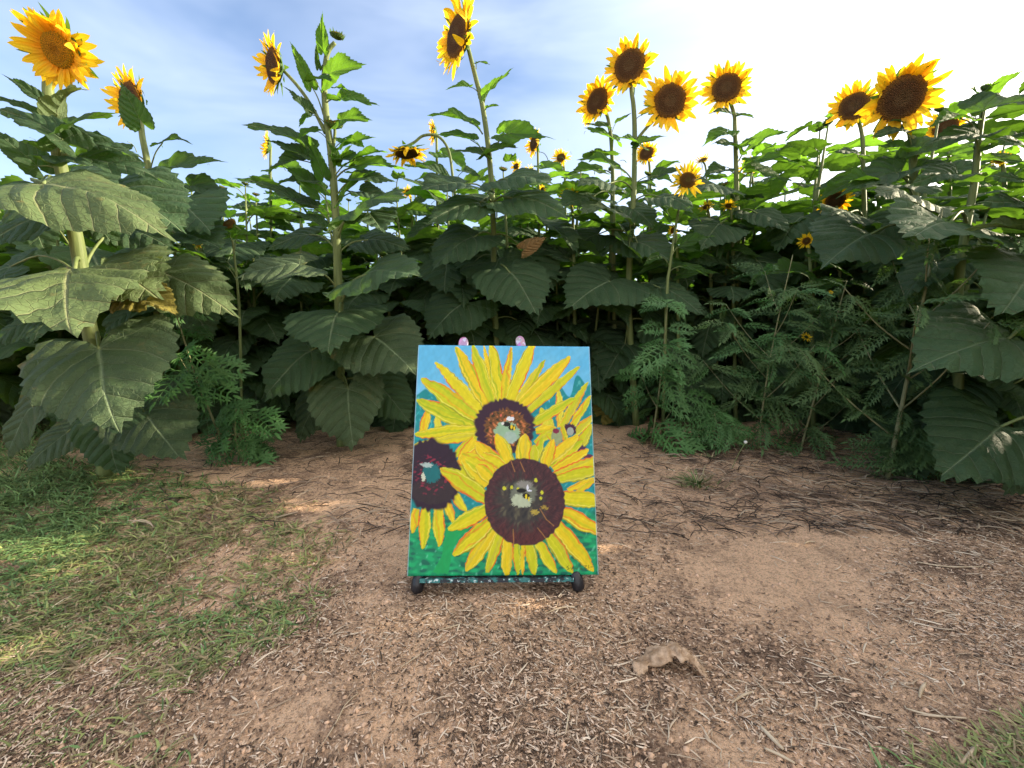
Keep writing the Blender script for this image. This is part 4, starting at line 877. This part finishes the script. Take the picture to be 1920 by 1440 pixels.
# white bud on a thin stalk
c = G(1372, 880); root = bpy.data.objects.new('wild_flower', None); COL.objects.link(root); root.location = c; tag(root, 'thin bent stalk with a single white round bud on the soil', 'wild flower')
e = P(1398, 829, c.y) - c; v, f = tube(smooth_line([ZERO, e * .5 + Vector((-.004, 0, 0)), e], 4), .0014, 6); link('stem', mesh('stem', v, f, M['stalk']), root)
n_ = 10; V = []; Fc = []
for i in range(7):
    th = math.pi * i / 6
    for k in range(n_): ph = 2 * math.pi * k / n_; rr = .0072 * (1 + .1 * math.sin(5 * ph)); V.append(Vector((rr * math.sin(th) * math.cos(ph), rr * math.sin(th) * math.sin(ph), rr * .9 * math.cos(th))) + e)
for i in range(6):
    for k in range(n_): Fc.append((i * n_ + k, i * n_ + (k + 1) % n_, (i + 1) * n_ + (k + 1) % n_, (i + 1) * n_ + k))
link('white_bud', mesh('white_bud', V, Fc, M['white_bud']), root)

# ------------------------------------------------------------------ dry leaf and loose stalks on the ground
def curled_leaf(label, line, wid, seed):
    r = random.Random(seed); V, Fc = [], []; pts = []
    for (px, py, hh) in line: g_ = G(px, py + 8); pts.append(g_ + Vector((0, 0, hh)))
    pts = smooth_line(pts, 8); n = len(pts); m = 13; c0 = G(line[len(line) // 2][0], line[len(line) // 2][1] + 8)
    for i, p in enumerate(pts):
        t = i / (n - 1); w = wid * (.55 + .45 * math.sin(math.pi * min(1, max(0, t * .9 + .1)))) * (1 + r.uniform(-.18, .18))
        for j in range(m):
            s_ = j / (m - 1) - .5; V.append(p - c0 + Vector((r.uniform(-.0016, .0016) + .002 * math.sin(j * 1.7 + t * 20), s_ * w * (1 + .18 * math.sin(t * 23 + (j > 6) * 2)) + r.uniform(-.0008, .0008), .6 * w * (.25 - s_ * s_) * 1.6 + r.uniform(-.0008, .0008) + .0018 * math.sin(40 * t + j * .9))))
    for i in range(n - 1):
        for j in range(m - 1): a_ = i * m + j; Fc.append((a_, a_ + 1, a_ + m + 1, a_ + m))
    o = link('dry_leaf', mesh('dry_leaf', V, Fc, M['debris']), None, c0); md = o.modifiers.new('s', 'SOLIDIFY'); md.thickness = .0012
    o.location.z = float(ground_h(c0.x, c0.y)) + .001
    tag(o, label, 'dry leaf'); return o
curled_leaf('crinkled tan dry leaf arched on the sand in front right of the painting', [(1186, 1254, .004), (1215, 1246, .012), (1245, 1240, .022), (1270, 1244, .026), (1295, 1250, .018), (1320, 1262, .003)], .034, 1)
def stick(label, pts, rad, group=None):
    q = []
    for (px, py) in pts: g_ = G(px, py); g_.z = float(ground_h(g_.x, g_.y)) + rad * 1.2; q.append(g_)
    c0 = q[0].copy(); q = smooth_line([p - c0 for p in q], 4); n = len(q); v, f = tube(q, [rad * .62 * (.55 + .45 * math.sin(math.pi * i / (n - 1))) for i in range(n)], 5, .15)
    o = link('dry_stalk', mesh('dry_stalk', v, f, M['straw']), None, c0); tag(o, label, 'dry stalk', group)
GS = 'dry stalks lying on the sand'
for lab, pts, rad in [
    ('straight pale dry stalk lying at lower right beside the grass patch', [(1698, 1326), (1745, 1340), (1812, 1346)], .0028),
    ('short crossed pale stalk lying near the bottom right of centre', [(1372, 1322), (1392, 1308), (1414, 1300)], .0032),
    ('thick dry stalk pointing at the bottom edge right of centre', [(1425, 1370), (1445, 1392), (1468, 1415)], .0045),
    ('thin forked dry stalk trailing at the bottom left of the painting', [(748, 1262), (772, 1248), (806, 1226)], .0018),
    ('long thin dry stalk curving near the bottom left', [(600, 1408), (632, 1360), (648, 1330), (672, 1308)], .0016),
    ('straight pale splinter lying below the left foot of the easel', [(822, 1194), (845, 1188), (866, 1182)], .0026),
    ('pale straight stalk under the right half of the painting', [(1022, 1162), (1050, 1150), (1080, 1147)], .0026),
    ('upright looking pale splinter near the bottom centre', [(1060, 1390), (1064, 1368), (1068, 1345)], .0028),
    ('long bent dry stalk among loose straw near the right edge', [(1718, 1058), (1775, 1066), (1842, 1068)], .0030),
    ('pale dry stalk at the bottom right corner beside the grass', [(1800, 1436), (1815, 1418), (1832, 1400)], .0036),
    ('dry stalk slanting across the bottom edge right of centre', [(1432, 1412), (1460, 1424), (1490, 1440)], .0034),
    ('curved white husk lying on the straw at lower right', [(1724, 1306), (1728, 1290), (1736, 1278)], .0042),
    ('long dark twig lying in front of the bush at right', [(1590, 955), (1680, 985), (1760, 1012)], .0030),
    ('pale thin twig lying on dark soil right of the painting', [(1208, 852), (1270, 850), (1340, 838)], .0022),
    ('white curled husk on the sand right of the painting', [(1508, 1022), (1516, 1018), (1528, 1018)], .0036)]: stick(lab, pts, rad)

# ------------------------------------------------------------------ the painting on its easel
CBL, CTL = Vector((-.018, .841, .041)), Vector((-.018, 1.018, .519)); UPV = (CTL - CBL).normalized(); HT = (CTL - CBL).length; WD = .4075
RT = Vector((math.cos(R(2.0)), math.sin(R(2.0)), 0)); RT = (RT - UPV * RT.dot(UPV)).normalized(); NRM = RT.cross(UPV).normalized()
if NRM.y > 0: NRM = -NRM
def paint_colours(px, py):
    X = (px - 750) * 4.9231; Y = (py - 610) * 4.9231; H = np.zeros_like(X); C = np.zeros(X.shape + (3,))
    rs = np.random.RandomState(5)
    def nz(x, y, f, seed, n=6):
        r_ = np.random.RandomState(seed); o = np.zeros_like(x)
        for _ in range(n): a_ = r_.uniform(0, 6.28); k = f * r_.uniform(.6, 1.7); o += np.sin(k * (x * math.cos(a_) + y * math.sin(a_)) + r_.uniform(0, 6.28) + 1.5 * np.sin(k * .4 * y))
        return o / math.sqrt(n) / 1.2
    lin = lambda c: np.array([(v / 255) ** 2.2 for v in c]) * .85
    def put(m, c): 
        c = np.asarray(c); m3 = m[..., None]; C[:] = C * (1 - m3) + c * m3
    n1, n2, n3 = nz(X, Y, .02, 1), nz(X, Y, .06, 2), nz(X, Y, .09, 3)
    C[:] = lin((96, 186, 232)); put(smst(n1 * .5 + Y / 600, .2, 1.4) * .5, lin((130, 205, 240)))
    teal = smst(Y + 90 * nz(X, Y * .2, .03, 4) - np.where(X < 700, 620, np.where(X > 1380, 560, 700)), -12, 12)
    put(teal, lin((10, 140, 145))); put(teal * smst(n2, .3, .9) * .6, lin((0, 165, 170))); put(teal * smst(n3, .7, 1.2) * .35, lin((120, 215, 220)))
    gr = smst(Y, 1640, 1800) ; put(gr, lin((18, 150, 100))); put(gr * smst(n2, .2, .9) * .8, lin((30, 185, 115))); put(gr * smst(-n2, .2, .8) * .8, lin((0, 95, 85))); put(gr * smst(n3, .8, 1.3) * .4, lin((120, 220, 180)))
    H += .15 * n3
    def petal(x0, y0, x1, y1, w, col=(226, 212, 10), seed=0, e1=(236, 96, 40), e2=(120, 110, 20), hi=(250, 232, 70)):
        r_ = np.random.RandomState(int(abs(x0 * 7 + y0 * 13 + x1 * 3)) % 99991); wob = 6 * np.sin((X + Y) * .02 + r_.uniform(0, 6)); dx, dy = x1 - x0, y1 - y0; L_ = math.hypot(dx, dy); ux, uy = dx / L_, dy / L_
        s_ = ((X - x0) * ux + (Y - y0) * uy) / L_; d = -(X - x0) * uy + (Y - y0) * ux + wob * .7 + 4 * nz(X, Y, .08, int(r_.randint(999)))
        sc_ = np.clip(s_, 0, 1); h = w / 2 * .93 * (.62 + .45 * np.sin(np.pi * np.clip(sc_ * .85 + .1, 0, 1))) * np.sqrt(np.clip(1 - sc_ ** 4.5, 0, 1)); ok = (s_ > -.04) & (s_ < 1.0)
        q = np.where(ok, np.abs(d) / np.maximum(h, 1), 9); m = smst(-q, -1.03, -.94)
        k = r_.randint(0, 3); base = np.array([lin(col), lin((205, 205, 15)), lin((238, 205, 5))][k])
        put(m, base)
        st = np.sin(d * .10 + r_.uniform(0, 6) + 2 * nz(X, Y, .012, int(r_.randint(999)))) * .5 + np.sin(d * .22 + s_ * 3 + r_.uniform(0, 6)) * .5
        put(m * smst(st, .2, .9) * .45, lin((205, 200, 20))); put(m * smst(-st, .35, .95) * .4, lin(hi))
        put(m * smst(np.sin(d * .06 + r_.uniform(0, 6)), .55, .95) * .5, lin([(200, 190, 70), (150, 190, 10), (190, 200, 20)][r_.randint(3)]))
        if r_.rand() < .6: put(m * smst(np.sin(d * .075 + 1.5 * nz(X, Y, .015, int(r_.randint(999))) + r_.uniform(0, 6)), .72, 1.0) * .6, lin([(235, 120, 40), (240, 160, 20), (120, 170, 20)][r_.randint(3)]))
        sd1 = 1 if r_.rand() < .5 else -1
        ed = smst(q, .72, .90) * m; on = np.clip(.6 + nz(X, Y, .02, int(r_.randint(999))), 0, 1)
        put(ed * (d * sd1 > 0) * np.clip(on + .35, 0, 1), lin(e1)); put(ed * (d * sd1 < 0) * on * .55, lin(e2))
        put(smst(q, .66, .72) * (1 - smst(q, .78, .84)) * m * (d * sd1 < 0) * .6, lin((252, 240, 110)))
        H[:] = H * (1 - m) + m * (.9 + .35 * st + .5 * smst(q, .6, .85))
    def blob(cx, cy, rx, ry, c, soft=.05, jag=.03, a_=1.0):
        an = np.arctan2(Y - cy, X - cx); q = np.hypot((X - cx) / rx, (Y - cy) / ry) + jag * np.sin(an * 23 + 3 * np.sin(an * 7)) + jag * .8 * nz(X, Y, .05, int(cx) % 97)
        m = smst(-q, -1 - soft, -1 + soft) * a_; put(m, lin(c)); H[:] = H * (1 - m) + m * (.6 + .35 * n3); return m, q
    O = 1230.8
    # leaves and stems low in the picture
    for a_ in ((560, 1240 + 640, 330, O + 1060, 60), (480, O + 640, 400, O + 1060, 90), (700, O + 560, 400, O + 800, 60)):
        x0, y0, x1, y1, w = a_; dx, dy = x1 - x0, y1 - y0; L_ = math.hypot(dx, dy); s_ = ((X - x0) * dx + (Y - y0) * dy) / L_ / L_; d = np.abs(-(X - x0) * dy + (Y - y0) * dx) / L_
        put(smst(-d, -w / 2 - 4, -w / 2 + 4) * (s_ > 0) * (s_ < 1), lin((15, 165, 90)))
    yl = (225, 215, 60)
    for t in ((200, 1000, 260, 780, 90, yl), (350, 1000, 345, 830, 70, yl), (1480, 930, 1465, 590, 75, yl), (1330, 860, 1300, 760, 70, yl), (1340, 960, 1400, 860, 120, yl)): petal(*t)
    for t in ((1500, 920, 1735, 520, 85), (1590, 930, 1765, 640, 80), (1620, 990, 1790, 830, 80), (1640, 1160, 1770, 910, 110), (1260, 980, 1440, 940, 90), (1260, 1090, 1430, 940, 90), (1560, 1150, 1640, 1010, 90),
              (1480, 1050, 1350, 1000, 90), (1240, 1260, 1310, 1040, 90), (1520, 1060, 1500, 930, 70)): petal(*t)
    blob(1448, 1030, 52, 75, (150, 165, 120)); blob(1440, 975, 30, 24, (130, 40, 70)); blob(1565, 960, 62, 52, (70, 30, 60), jag=.1); blob(1572, 980, 32, 40, (160, 170, 160))
    petal(1530, 1030, 1490, 930, 46); blob(1650, 1140, 70, 40, (80, 50, 80), jag=.1); blob(1740, 1215, 50, 24, (100, 50, 80))
    # upper flower
    for t in ((700, 930, 150, 690, 165), (720, 860, 195, 490, 160), (760, 800, 325, 335, 120), (800, 740, 515, 195, 140), (850, 710, 668, 180, 120), (905, 700, 770, 180, 60), (935, 700, 840, 150, 125), (955, 700, 1025, 200, 82),
              (1010, 690, 1235, 150, 130), (1080, 710, 1345, 320, 78), (1120, 730, 1575, 290, 135), (1190, 790, 1660, 380, 85), (1235, 900, 1620, 670, 105), (700, 960, 130, 1010, 125), (690, 1010, 120, 1110, 90),
              (690, 1040, 470, 1240, 90), (690, 1060, 540, 1250, 95), (780, 1240, 640, 1240, 90), (760, 1120, 560, 1300, 120), (880, 1330, 580, 1180, 140)): petal(*t)
    m, q = blob(965, 930, 278, 250, (58, 32, 52), jag=.035)
    m, q = blob(985, 965, 205, 195, (120, 78, 42), jag=.06)
    sp_ = nz(X, Y, .14, 50) + nz(X, Y, .09, 51); inn = smst(-q, -1.0, -.9)
    put(inn * smst(sp_, .5, 1.1), lin((205, 120, 70))); put(inn * smst(-sp_, .6, 1.2), lin((58, 50, 30))); put(inn * smst(nz(X, Y, .11, 52), 1.1, 1.5), lin((235, 110, 90)))
    blob(985, 985, 118, 95, (150, 185, 150), jag=.08); blob(1020, 1035, 60, 55, (165, 190, 175), jag=.08); blob(990, 1140, 90, 30, (60, 35, 50)); 
    blob(985, 912, 34, 22, (20, 18, 22), jag=.1); blob(1010, 862, 26, 22, (235, 238, 245), jag=.1); blob(1040, 862, 14, 18, (230, 235, 245)); blob(948, 905, 14, 14, (225, 225, 220)); blob(1035, 945, 34, 24, (25, 22, 20)); blob(1030, 938, 10, 22, (240, 205, 40)); blob(1055, 950, 9, 20, (240, 205, 40))
    # right edge of the main flower
    for t in ((1400, 1290, 1690, 1060, 110), (1350, 1270, 1650, 1020, 120), (1430, 1330, 1745, 1150, 110), (1440, 1400, 1880, 1230, 150), (1460, 1420, 1880, 1320, 120), (1560, 1520, 1830, 1400, 60), (1640, 1540, 1830, 1400, 50)): petal(*t)
    # left dark flower
    for t in ((150, O + 470, 110, O + 690, 85), (240, O + 440, 212, O + 835, 110), (355, O + 420, 362, O + 815, 112), (430, O + 380, 490, O + 600, 85), (480, O + 300, 610, O + 490, 90), (560, 1250, 640, O + 330, 120), (520, 1300, 720, O + 250, 110)): petal(*t)
    m, q = blob(290, O + 150, 275, 330, (48, 28, 48), jag=.03); blob(300, O + 300, 200, 120, (60, 50, 50), a_=.6)
    inn = smst(-q, -.62, -.5) * smst(q, .30, .4); put(inn * smst(nz(X, Y, .1, 60), .2, .8) * .8, lin((150, 45, 70)))
    blob(290, O + 130, 80, 90, (20, 110, 115), jag=.15); blob(250, O + 60, 60, 22, (190, 210, 205), jag=.2, a_=.8); blob(215, O + 170, 18, 40, (220, 225, 200), jag=.2, a_=.9)
    # main flower petals
    for t in ((910, 1290, 690, 1080, 150), (780, O + 250, 560, 1200, 130), (850, O + 130, 600, O + 0, 150), (1020, 1290, 890, 1000, 140), (1130, 1290, 1160, 1000, 150), (1230, 1290, 1240, 1100, 100), (1330, 1300, 1420, 1050, 120), (960, 1300, 760, 1180, 120),
              (860, O + 200, 700, O + 60, 130),
              (1500, O + 360, 1860, O + 395, 165), (1490, O + 480, 1880, O + 700, 150), (1430, O + 590, 1790, O + 1040, 150), (1370, O + 690, 1590, O + 1060, 130), (1270, O + 770, 1440, O + 1060, 105), (1190, O + 780, 1245, O + 1075, 105),
              (1080, O + 780, 1085, O + 1080, 75), (990, O + 740, 985, O + 1085, 118), (920, O + 700, 805, O + 1055, 112), (860, O + 660, 605, O + 1040, 135), (830, O + 590, 490, O + 895, 165), (790, O + 470, 445, O + 660, 140), (790, O + 360, 372, O + 85, 175)): petal(*t)
    petal(1130, O + 780, 1135, O + 1080, 42, col=(90, 185, 10), e1=(120, 190, 20))
    m, q = blob(1150, O + 400, 372, 402, (72, 42, 48), jag=.012, soft=.015); rad = np.sin(np.arctan2(Y - O - 400, X - 1150) * 60 + 4 * n2)
    inn = smst(-q, -1, -.95); put(inn * smst(rad + n3, .6, 1.5) * .35, lin((120, 62, 62))); put(inn * smst(Y - O, 560, 720) * .45, lin((98, 44, 42))); put(inn * smst(-rad - n3, .5, 1.4) * .5, lin((45, 24, 38)))
    m, q2 = blob(1110, O + 400, 225, 235, (62, 62, 58), soft=.3, jag=.12, a_=.85); inn = smst(-q2, -1, -.7); put(inn * smst(n3, .2, 1.0) * .55, lin((110, 105, 80))); put(inn * smst(-n3, .4, 1.1) * .6, lin((35, 36, 44)))
    blob(1140, O + 320, 118, 118, (120, 125, 110), jag=.1, a_=.8, soft=.12); blob(1120, O + 390, 92, 62, (185, 195, 165), jag=.12); blob(1150, O + 240, 70, 36, (150, 145, 140), jag=.15, a_=.7)
    for (x_, y_) in ((962, 275), (1030, 265), (1090, 280), (1255, 200), (1310, 310), (1300, 365)): blob(x_, O + y_, 15, 17, (205, 205, 50), jag=.25)
    blob(1340, O + 450, 40, 22, (190, 160, 60), jag=.3, a_=.7); blob(1245, O + 495, 32, 24, (195, 170, 70), jag=.3, a_=.8)
    blob(1120, O + 295, 42, 20, (20, 18, 22), jag=.1); blob(1165, O + 345, 34, 28, (25, 25, 22), jag=.1); blob(1165, O + 350, 11, 24, (240, 215, 30)); blob(1190, O + 372, 8, 20, (240, 215, 30)); blob(1178, O + 268, 9, 30, (230, 232, 245)); blob(1198, O + 296, 20, 8, (225, 228, 245))
    def line(pts, w, c, a_=1.0):
        for (x0, y0), (x1, y1) in zip(pts, pts[1:]):
            dx, dy = x1 - x0, y1 - y0; L2 = dx * dx + dy * dy; s_ = np.clip(((X - x0) * dx + (Y - y0) * dy) / L2, 0, 1); d = np.hypot(X - x0 - s_ * dx, Y - y0 - s_ * dy); put(smst(-d, -w, -w * .3) * a_, lin(c))
    for l_ in (((1290, 460), (1350, 560), (1420, 620)), ((1270, 640), (1320, 700), (1360, 760)), ((1050, 790), (1045, 650)), ((1020, 10), (1060, 120)), ((1110, 30), (1150, 120))): line([(x_, y_ + O) for x_, y_ in l_], 5, (190, 130, 70), .8)
    # small dark scribbled signature at the lower right
    sg = (70, 80, 20)
    for l_ in (((1555, 990), (1540, 1000), (1562, 1012), (1545, 1026)), ((1575, 1008), (1585, 1022), (1592, 1006)), ((1602, 990), (1606, 1022)), ((1618, 1010), (1632, 1020), (1640, 1006)), ((1655, 1008), (1668, 1022), (1676, 1004)),
               ((1700, 985), (1722, 990), (1702, 1008), (1724, 1012)), ((1740, 980), (1744, 1012)), ((1760, 1000), (1778, 998))): line([(x_, y_ + O) for x_, y_ in l_], 4.5, sg, .85)
    put(smst(X + 22 * n3, 2000, 2010), lin((160, 220, 230)))
    return np.clip(C * (1 + .05 * n3[..., None]), .004, .9), H
def build_painting():
    base = CBL.copy(); nu, nv = 310, 388
    u, v = np.meshgrid(np.linspace(0, 1, nu), np.linspace(0, 1, nv)); o = np.array(CBL)
    Pw = o + (u - .5)[..., None] * WD * np.array(RT) + v[..., None] * HT * np.array(UPV)
    px, py = proj(Pw[..., 0], Pw[..., 1], Pw[..., 2])
    C, H = paint_colours(px, py)
    ed = np.minimum(np.minimum(u, 1 - u) * WD, np.minimum(v, 1 - v) * HT); hh = H * .0005 - .0012 * np.exp(-ed / .0015)
    Vw = Pw + hh[..., None] * np.array(NRM) - np.array(base); ii, jj = np.meshgrid(np.arange(nu - 1), np.arange(nv - 1)); a_ = (jj * nu + ii).ravel()
    edge = np.minimum(u, 1 - u) * WD < .0022
    C[edge] = C[edge] * .4 + np.array([.55, .75, .85]) * .5
    root = link('canvas_painting', None, None, base)
    root.empty_display_size = .05
    tag(root, 'stretched canvas painting of yellow sunflowers and bees propped on an easel', 'painting')
    link('painted_face', fast_mesh('painted_face', Vw.reshape(-1, 3), np.stack([a_, a_ + 1, a_ + nu + 1, a_ + nu], 1), M['paint'], C.reshape(-1, 3)), root)
    # the sides and back of the stretched canvas, 2 cm deep
    s = NT('canvas_edge'); op = s.objpos(); n = s.noise(40, 4, vec=op); sp = s.n('ShaderNodeSeparateXYZ'); s.t.links.new(op, sp.inputs[0])
    c = s.mix(s.ramp(n, .4, .6), (.02, .22, .25), (.01, .12, .14)); c = s.mix(s.ramp(sp.outputs[2], .2, .32), c, (.12, .40, .60)); c = s.mix(s.ramp(s.noise(120, 3, vec=op), .62, .66), c, (.6, .75, .75)); c = s.mix(s.ramp(s.noise(25, 3, vec=op), .55, .6), c, (.02, .03, .04))
    em = s.end(s.bsdf(c, .5, .35)); V = []; D = .019
    for d in (.0004, D):
        for (a1, b1) in ((-.5, 0), (.5, 0), (.5, 1), (-.5, 1)): V.append(RT * a1 * WD + UPV * b1 * HT - NRM * d)
    m = mesh('canvas_side', V, [(0, 1, 5, 4), (1, 2, 6, 5), (2, 3, 7, 6), (3, 0, 4, 7), (4, 5, 6, 7)], em, smooth=False); link('stretcher_frame', m, root)
build_painting()
def box_between(a, b, w, t, up):
    d = (b - a).normalized(); x = d.cross(up).normalized(); z = x.cross(d).normalized(); V = []
    for p in (a, b):
        for sx, sz in ((-1, -1), (1, -1), (1, 1), (-1, 1)): V.append(p + x * sx * w / 2 + z * sz * t / 2)
    return V, [(0, 1, 2, 3), (7, 6, 5, 4), (0, 4, 5, 1), (1, 5, 6, 2), (2, 6, 7, 3), (3, 7, 4, 0)]
def build_easel():
    base = Vector((-.018, .86, 0)); root = bpy.data.objects.new('table_easel', None); COL.objects.link(root); root.location = base
    tag(root, 'small paint spattered wooden easel with black rubber feet behind the canvas', 'easel')
    s = NT('spattered_wood'); op = s.objpos()
    vor = s.n('ShaderNodeTexVoronoi'); vor.inputs['Scale'].default_value = 75; s.t.links.new(op, vor.inputs['Vector'])
    hs = s.n('ShaderNodeHueSaturation'); hs.inputs['Saturation'].default_value = .85; hs.inputs['Value'].default_value = .75; s.t.links.new(vor.outputs['Color'], hs.inputs['Color'])
    sp = s.n('ShaderNodeSeparateXYZ'); s.t.links.new(op, sp.inputs[0]); c = s.mix(.62, hs.outputs[0], (.50, .16, .42)); c = s.mix(s.math('MULTIPLY', s.ramp(s.noise(90, 2, vec=op), .52, .6), .7), c, (.62, .62, .8))
    tipm = s.end(s.bsdf(c, .4, .4))
    s = NT('spattered_ledge'); op = s.objpos(); c = s.mix(s.ramp(s.noise(70, 3, vec=op), .45, .55), (.015, .02, .03), (.03, .18, .18)); c = s.mix(s.ramp(s.noise(140, 3, vec=op), .6, .65), c, (.65, .75, .78))
    ledm = s.end(s.bsdf(c, .45, .4))
    D = .030
    for (fx, fy, tx, ty) in ((783, 1098, 871, 634), (1083, 1094, 973, 632)):
        a_ = P(fx, fy, G(fx, fy + 15).y); top = CBL + UPV * (HT + .018) - NRM * D; dirp = ray(tx, ty); tY = top.y; b_ = P(tx, ty, tY)
        a2 = a_ + (b_ - a_) * .02
        v, f = box_between(a_ - base, b_ - base - (b_ - a_).normalized() * .012, .0200, .012, NRM); m = mesh('leg', v, f, M['wood_dark'], smooth=False); m.materials.append(tipm); l_ = link('leg', m, root)
        # rounded painted tip
        V = []; Fc = []; d = (b_ - a_).normalized(); x = d.cross(NRM).normalized(); n = 14; c0 = b_ - d * .012 - base
        for z_ in (-.006, .006):
            V.append(c0 - d * .035 + x * .0105 + NRM * z_); 
            for k in range(n + 1): an = math.pi * k / n; V.append(c0 + x * .0108 * math.cos(an) + d * .0125 * math.sin(an) + NRM * z_ * 1.08)
            V.append(c0 - d * .035 - x * .0105 + NRM * z_)
        k_ = n + 3; Fc = [tuple(range(k_)), tuple(range(k_, 2 * k_))[::-1]] + [(i, (i + 1) % k_, k_ + (i + 1) % k_, k_ + i) for i in range(k_)]
        link('painted_tip', mesh('painted_tip', V, Fc, tipm, smooth=False), l_)
        # rubber foot: a rounded sleeve
        d2 = (a_ - b_).normalized(); pts = [a_ - d2 * .026, a_ - d2 * .022, a_ - d2 * .004, a_ + d2 * .010, a_ + d2 * .016]; v, f = tube([p - base for p in pts], [.010, .0128, .0142, .0128, .006], 14)
        link('rubber_foot', mesh('rubber_foot', v, f, M['rubber']), l_)
    a_ = CBL - RT * .175 - UPV * .0075 + NRM * .004; b_ = CBL + RT * .148 - UPV * .0075 + NRM * .004
    v, f = box_between(a_ - base - NRM * .012, b_ - base - NRM * .012, .008, .036, NRM); link('ledge', mesh('ledge', v, f, ledm, smooth=False), root)
    a_ = Vector((-.015, 1.26, .012)); b_ = CBL + UPV * HT * .85 - NRM * .04; v, f = box_between(a_ - base, b_ - base, .018, .012, NRM); bl = link('leg', mesh('leg', v, f, M['wood_dark'], smooth=False), root)
    d2 = (a_ - b_).normalized(); v, f = tube([a_ - d2 * .02 - base, a_ - base, a_ + d2 * .008 - base], [.011, .013, .008], 12); link('rubber_foot', mesh('rubber_foot', v, f, M['rubber']), bl)
    l1 = CBL + UPV * HT * .62 - NRM * .034; v, f = box_between(l1 - RT * .09 - base, l1 + RT * .09 - base, .02, .01, NRM); link('cross_bar', mesh('cross_bar', v, f, M['wood_dark'], smooth=False), root)
build_easel()
